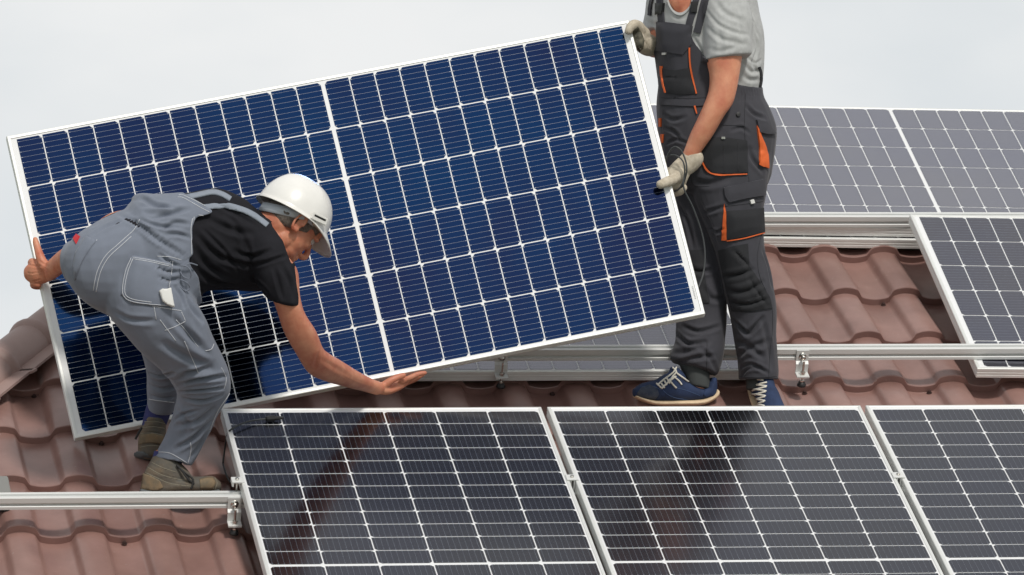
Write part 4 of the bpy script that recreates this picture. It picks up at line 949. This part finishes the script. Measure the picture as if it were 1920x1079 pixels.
# bib over the shirt
allm = bmesh.new(); allm.from_mesh(ts); allm.from_mesh(d2); tmp = bpy.data.meshes.new('t'); allm.to_mesh(tmp); allm.free(); ball = bvh_of(tmp); bpy.data.meshes.remove(tmp)
bib, bvb2 = pt('bib', [(1233, 40), (1262, 43), (1298, 48), (1295, 64), (1302, 82), (1312, 97), (1327, 112), (1350, 122), (1356, 140), (1352, 182), (1300, 186), (1240, 184), (1237, 150), (1233, 120), (1230, 98), (1234, 80)], M_char, .004, .003, .004, ball, step=4)
flap, bvf = pt('bib_flap', [(1233, 42), (1298, 49), (1295, 65), (1296, 84), (1281, 103), (1255, 99), (1229, 95), (1234, 79)], M_char, .001, .003, .003, bvb2)
cp_, bvc = pt('chest_pocket', [(1241, 128), (1268, 132), (1294, 127), (1299, 150), (1306, 176), (1275, 178), (1249, 175), (1244, 150)], M_dark, .001, .0025, .004, bvb2)
wb, bvw = pt('waistband', [(1238, 180), (1300, 183), (1345, 180), (1345, 197), (1300, 200), (1238, 197)], M_char, .002, .003, .001, ball)
hp, bvh1 = pt('hip_pocket', [(1338, 257), (1370, 259), (1400, 264), (1402, 324), (1370, 326), (1337, 325), (1321, 308), (1316, 286), (1324, 264)], M_dark, .002, .0025, .005)
bf, bvbf = pt('side_pocket_flap', [(1417, 225), (1435, 230), (1452, 251), (1438, 252), (1422, 248)], M_char, .006, .003, .002)
cf, bvcf = pt('cargo_flap', [(1357, 352), (1392, 345), (1430, 336), (1432, 366), (1400, 372), (1367, 380), (1360, 368)], M_char, .005, .003, .002)
cg, bvcg = pt('cargo_pocket', [(1362, 396), (1395, 394), (1429, 390), (1431, 436), (1398, 444), (1364, 450)], M_dark, .004, .003, .006)
kn, bvkn = pt('knee_patch', [(1347, 470), (1375, 462), (1402, 457), (1405, 498), (1424, 528), (1443, 558), (1447, 578), (1410, 583), (1373, 584), (1364, 550), (1355, 510)], M_dark, .0012, .002, .001)
k2, _ = pt('knee_patch', [(1288, 470), (1318, 468), (1322, 520), (1330, 568), (1300, 570), (1285, 540)], M_dark, .0012, .002, .001)
ORG = [([(1241, 124), (1243, 150), (1249, 174)], [5, 3], bvb2), ([(1293, 90), (1295, 127), (1306, 176)], 3.2, bvb2), ([(1303, 199), (1307, 214)], [4, 2], bd), ([(1314, 282), (1317, 304), (1334, 326), (1366, 328), (1400, 327)], [4.5, 2.5], bd),
       ([(1364, 452), (1396, 447), (1431, 437)], 2.6, bd), ([(1239, 222), (1239, 238)], 4, bd), ([(1243, 252), (1242, 268)], 5, bd)]
for pl_, w_, bb in ORG:
    w_ = [a * .72 for a in w_] if isinstance(w_, list) else w_ * .75
    pt('orange_piping', strip(pl_, w_), M_oran, .004, .002, 0, bb, step=2)
pt('orange_gusset', [(1418, 236), (1424, 250), (1432, 268), (1438, 290), (1439, 316), (1430, 312), (1423, 307), (1423, 276)], M_oran, .005, .002, .004, step=3, wr=.001)
pt('orange_gusset', [(1358, 382), (1363, 405), (1365, 451), (1354, 451), (1356, 415)], M_oran, .003, .002, .002, step=2.5)
mb = MB()
M_seam = mat('dark_seam', lin((52, 53, 58)), .9)
for s in ([(1398, 175), (1396, 240), (1402, 330)], [(1404, 330), (1405, 350)], [(1428, 440), (1420, 480), (1425, 520), (1446, 570), (1448, 620), (1444, 660), (1441, 712)], [(1325, 183), (1322, 215), (1330, 232), (1396, 236)], [(1326, 640), (1325, 704)],
          [(1290, 300), (1300, 345), (1330, 350)], [(1358, 387), (1395, 383), (1430, 378)], [(1372, 584), (1410, 585), (1447, 580)], [(1387, 706), (1420, 708), (1456, 706)]): seam(mb, bd, s, .0011)
wlink('seams', mb.me('seams', True), dun2, M_seam)
mb = MB()
for s in ([(1357, 262), (1358, 322)], [(1383, 264), (1384, 322)]): seam(mb, bvh1, s, .0008)
wlink('seams', mb.me('seams', True), hp, M_seam)
q, _ = pt('reflective_tag', [(1405, 376), (1411, 374), (1413, 381), (1407, 383)], M_white, .006, .002, 0, step=2); q, _ = pt('buckle', [(1352, 257), (1359, 257), (1359, 261), (1352, 261)], M_steel, .008, .003, 0, step=2)
q, _ = pt('button', [(1384 + 4.2 * math.cos(a), 215 + 4.2 * math.sin(a)) for a in np.linspace(0, 2 * math.pi, 12)[:-1]], M_plastic, .003, .003, .002, step=2)
q, _ = pt('reflective_tag', [(1243, 99), (1250, 99), (1249, 103), (1243, 103)], M_white, .003, .002, 0, bvb2, step=2)
for poly in (strip([(1242, 44), (1240, 20), (1239, -4), (1246, -30)], 10), strip([(1291, 52), (1300, 20), (1308, -8), (1320, -34)], 12), strip([(1307, 62), (1315, 30), (1322, 0), (1328, -30)], 14), strip([(1219, 30), (1221, 12), (1226, -10)], 5)):
    pt('shoulder_strap', poly, M_char, .004, .003, 0, bvt, step=3)
for c in ((1240, 16), (1302, 14)):
    pt('strap_buckle', [(c[0] - 6, c[1] - 10), (c[0] + 7, c[1] - 10), (c[0] + 5, c[1] + 10), (c[0] - 6, c[1] + 10)], M_plastic, .009, .004, .002, bvt, step=3)
pt('back_strap', strip([(1423, 126), (1426, 136), (1427, 150), (1424, 166)], 4), M_dark, .001, .002, 0, bvt, step=2)
# --- gloves
def glove(fn, cuff, m1, name='glove'):
    bm = bmesh.new(); fn(bm); btube(bm, cuff[0], cuff[1], 16, 4); g_ = solid(bm, .003, 2); no = get_no(g_); set_co(g_, get_co(g_) + no * .0022); return wlink(name, smoothme(g_), W2, m1), g_
g1, gm1 = glove(hand2, ([P(1300, 296, .262), P(1292, 305, .264), P(1284, 312, .262)], [.0335, .0335, .031]), M_glove)
g2, gm2 = glove(hand3, ([P(1218, 86, .455), P(1211, 83, .44), P(1205, 79, .43)], [.0345, .0345, .032]), M_glove)
b3 = bvh_of(gm2); q = patch(b3, [(1187, 58), (1196, 50), (1203, 62), (1208, 76), (1206, 92), (1199, 98), (1195, 92), (1190, 74)], -.001, .0025, 2.5, 0); wlink('palm_coating', q.me('palm_coating', True), g2, M_glove_d)
# --- socks and sneakers
M_navy = mat('navy_suede', lin((34, 50, 82)), .85, var=.25, vscale=25, bump=.4, bscale=300, bdist=.001)
M_cream = mat('cream_rubber_sole', lin((214, 190, 158)), .7, var=.15, vscale=30)
M_wlace = mat('white_lace', lin((222, 218, 206)), .9, bump=.5, bscale=900)
M_sockg = mat('grey_sock', lin((66, 70, 70)), .95, bump=.6, bscale=500, bdist=.001)
for st in ([(1272, 678, 1330, 700, .372, .042), (1282, 700, 1330, 712, .365, .042), (1288, 722, 1330, 730, .36, .04)], [(1399, 700, 1448, 700, .335, .042), (1400, 730, 1448, 730, .325, .04)]):
    bm = bmesh.new(); loft(bm, st, 0, dome=.1); sk = solid(bm, .004, 2); wlink('sock', smoothme(sk), W2, M_sockg)
def shoe(lofts, soles, name='sneaker'):
    t = bpy.data.objects.new(name, None); COL.objects.link(t); t.parent = W2
    bm = bmesh.new()
    for l in lofts: loft(bm, l, 0, dome=.5)
    u = solid(bm, .0038, 3); wlink('upper', smoothme(u), t, M_navy)
    bm = bmesh.new()
    for l in soles: loft(bm, l, 0, dome=.4)
    s = solid(bm, .0038, 2); wlink('sole', smoothme(s), t, M_cream); return t, bvh_of(u)
s1, bs1 = shoe([[(1190, 728, 1192, 746, .355, .03), (1204, 719, 1208, 752, .355, .042), (1230, 712, 1232, 754, .355, .046), (1255, 700, 1262, 754, .357, .044), (1285, 714, 1290, 753, .36, .040), (1318, 727, 1318, 750, .362, .038), (1338, 716, 1336, 746, .362, .034)],
                [(1332, 710, 1343, 711, .362, .030), (1324, 728, 1344, 728, .362, .036), (1322, 742, 1342, 742, .362, .036)], [(1256, 692, 1272, 690, .357, .022), (1252, 704, 1284, 704, .357, .034), (1244, 718, 1290, 722, .357, .04)]],
               [[(1189, 740, 1191, 747, .355, .034), (1208, 747, 1210, 756, .355, .046), (1230, 751, 1230, 761, .355, .05), (1275, 751, 1275, 761, .357, .048), (1315, 748, 1316, 760, .36, .044), (1336, 738, 1341, 748, .362, .042), (1340, 729, 1348, 738, .362, .036)]])
M_scuff = mat('scuffed_navy_toe', lin((78, 84, 94)), .9, var=.35, var2=lin((46, 56, 76)), vscale=50, bump=.4, bscale=200, bdist=.001)
q = patch(bs1, [(1194, 738), (1203, 727), (1218, 722), (1232, 728), (1236, 740), (1228, 750), (1203, 748)], .0004, .0014, 3, .0005); wlink('toe_cap', q.me('toe_cap', True), s1, M_scuff)
q = patch(bs1, [(1318, 742), (1322, 728), (1332, 716), (1339, 722), (1338, 742), (1330, 748)], .0006, .0016, 3, .0005); wlink('heel_counter', q.me('heel_counter', True), s1, M_navy)
mb = MB()
for s in ([(1238, 722), (1246, 735), (1262, 745), (1290, 750)], [(1262, 727), (1285, 732), (1312, 742)], [(1200, 726), (1222, 724), (1240, 732)]): seam(mb, bs1, s, .0009)
wlink('stitching', mb.me('stitching', True), s1, mat('blue_thread', lin((70, 92, 130)), .8))
mb = MB()
for pl_ in ([(1262, 690), (1268, 698), (1262, 706), (1255, 716)], [(1234, 722), (1246, 712), (1262, 700), (1268, 690)], [(1240, 729), (1252, 718), (1268, 706)], [(1254, 712), (1262, 722), (1268, 728)], [(1262, 706), (1272, 714), (1278, 722)], [(1268, 700), (1280, 709), (1290, 717)], [(1246, 715), (1250, 723)], [(1240, 720), (1246, 728)], [(1250, 710), (1256, 720)], [(1231, 720), (1240, 728)]): seam(mb, bs1, pl_, .0032, .0025)
wlink('lace', mb.me('lace', True), s1, M_wlace)
def RY(px, py, n): return onroof(px, py, n)
def fl(c, hw, hz): return (c, hw, hz)
t = bpy.data.objects.new('sneaker', None); COL.objects.link(t); t.parent = W2
bm = bmesh.new(); bs = bmesh.new(); A0 = P(1424, 712, .365); fx = Vector((.02, -.905, -.42)).normalized(); fn_ = Vector((0, -.43, .90)); heel = P(1423, 745, .385)
def cx(s, lift): return heel + fx * s + fn_ * lift
btube(bm, [cx(.0, .03), cx(.04, .045), cx(.09, .055), cx(.14, .046), cx(.20, .034), cx(.255, .026), cx(.28, .022)], [.032, .036, .038, .040, .042, .036, .024], 16, 5)
btube(bm, [cx(.01, .085), cx(.03, .05)], [.036, .036], 16); btube(bm, [cx(.05, .095), cx(.085, .07)], [.026, .03], 14)
u = solid(bm, .0038, 3); wlink('upper', smoothme(u), t, M_navy); bu = bvh_of(u)
btube(bs, [cx(-.02, .012), cx(.05, .006), cx(.14, .004), cx(.21, .004), cx(.285, .008)], [.036, .042, .044, .047, .034], 16, 5, flat=.32, fdir=fn_)
u = solid(bs, .0038, 2); wlink('sole', smoothme(u), t, M_cream)
mb = MB()
for i, y in enumerate((718, 727, 736, 745, 754)):
    seam(mb, bu, [(1399 + i * .8, y), (1418, y + 4), (1438 - i, y + 8)], .0032, .003); seam(mb, bu, [(1438 - i, y), (1420, y + 4), (1401 + i * .8, y + 8)], .0032, .003)
seam(mb, bu, [(1392, 713), (1410, 711), (1432, 714)], .0035, .004)
wlink('lace', mb.me('lace', True), t, M_wlace)
# --- cable of the held panel, looped over the gloved hand
cb = bpy.data.objects.new('cable', None); COL.objects.link(cb); tag(cb, 'dark cable looped over the gloved hand and hanging down beside the held panel', 'cable'); cb.matrix_world = Matrix.Translation(P(1283, 357, .2))
mb = MB()
mb.tube(spline([P(*q) for q in [(1250, 330, .30), (1249, 305, .26), (1253, 290, .235), (1260, 279, .22), (1268, 276, .21), (1278, 284, .205), (1286, 304, .20), (1287.5, 322, .20), (1283, 340, .215), (1278, 352, .235)]], 6), .0028, 8)
mb.tube(spline([P(*q) for q in [(1240, 298, .29), (1247, 296, .26), (1258, 291, .23), (1270, 293, .212), (1280, 302, .203), (1283.5, 315, .20), (1283, 332, .205), (1277, 350, .21), (1268, 358, .25), (1258, 360, .30)]], 6), .0028, 8)
mb.tube(spline([P(*q) for q in [(1282, 335, .205), (1283, 356, .205), (1300, 391, .21), (1317, 441, .215), (1322, 482, .21), (1318, 516, .20), (1309, 540, .165), (1300, 560, .19)]], 6), .0028, 8)
wlink('wire', mb.me('wire', True), cb, M_cable)
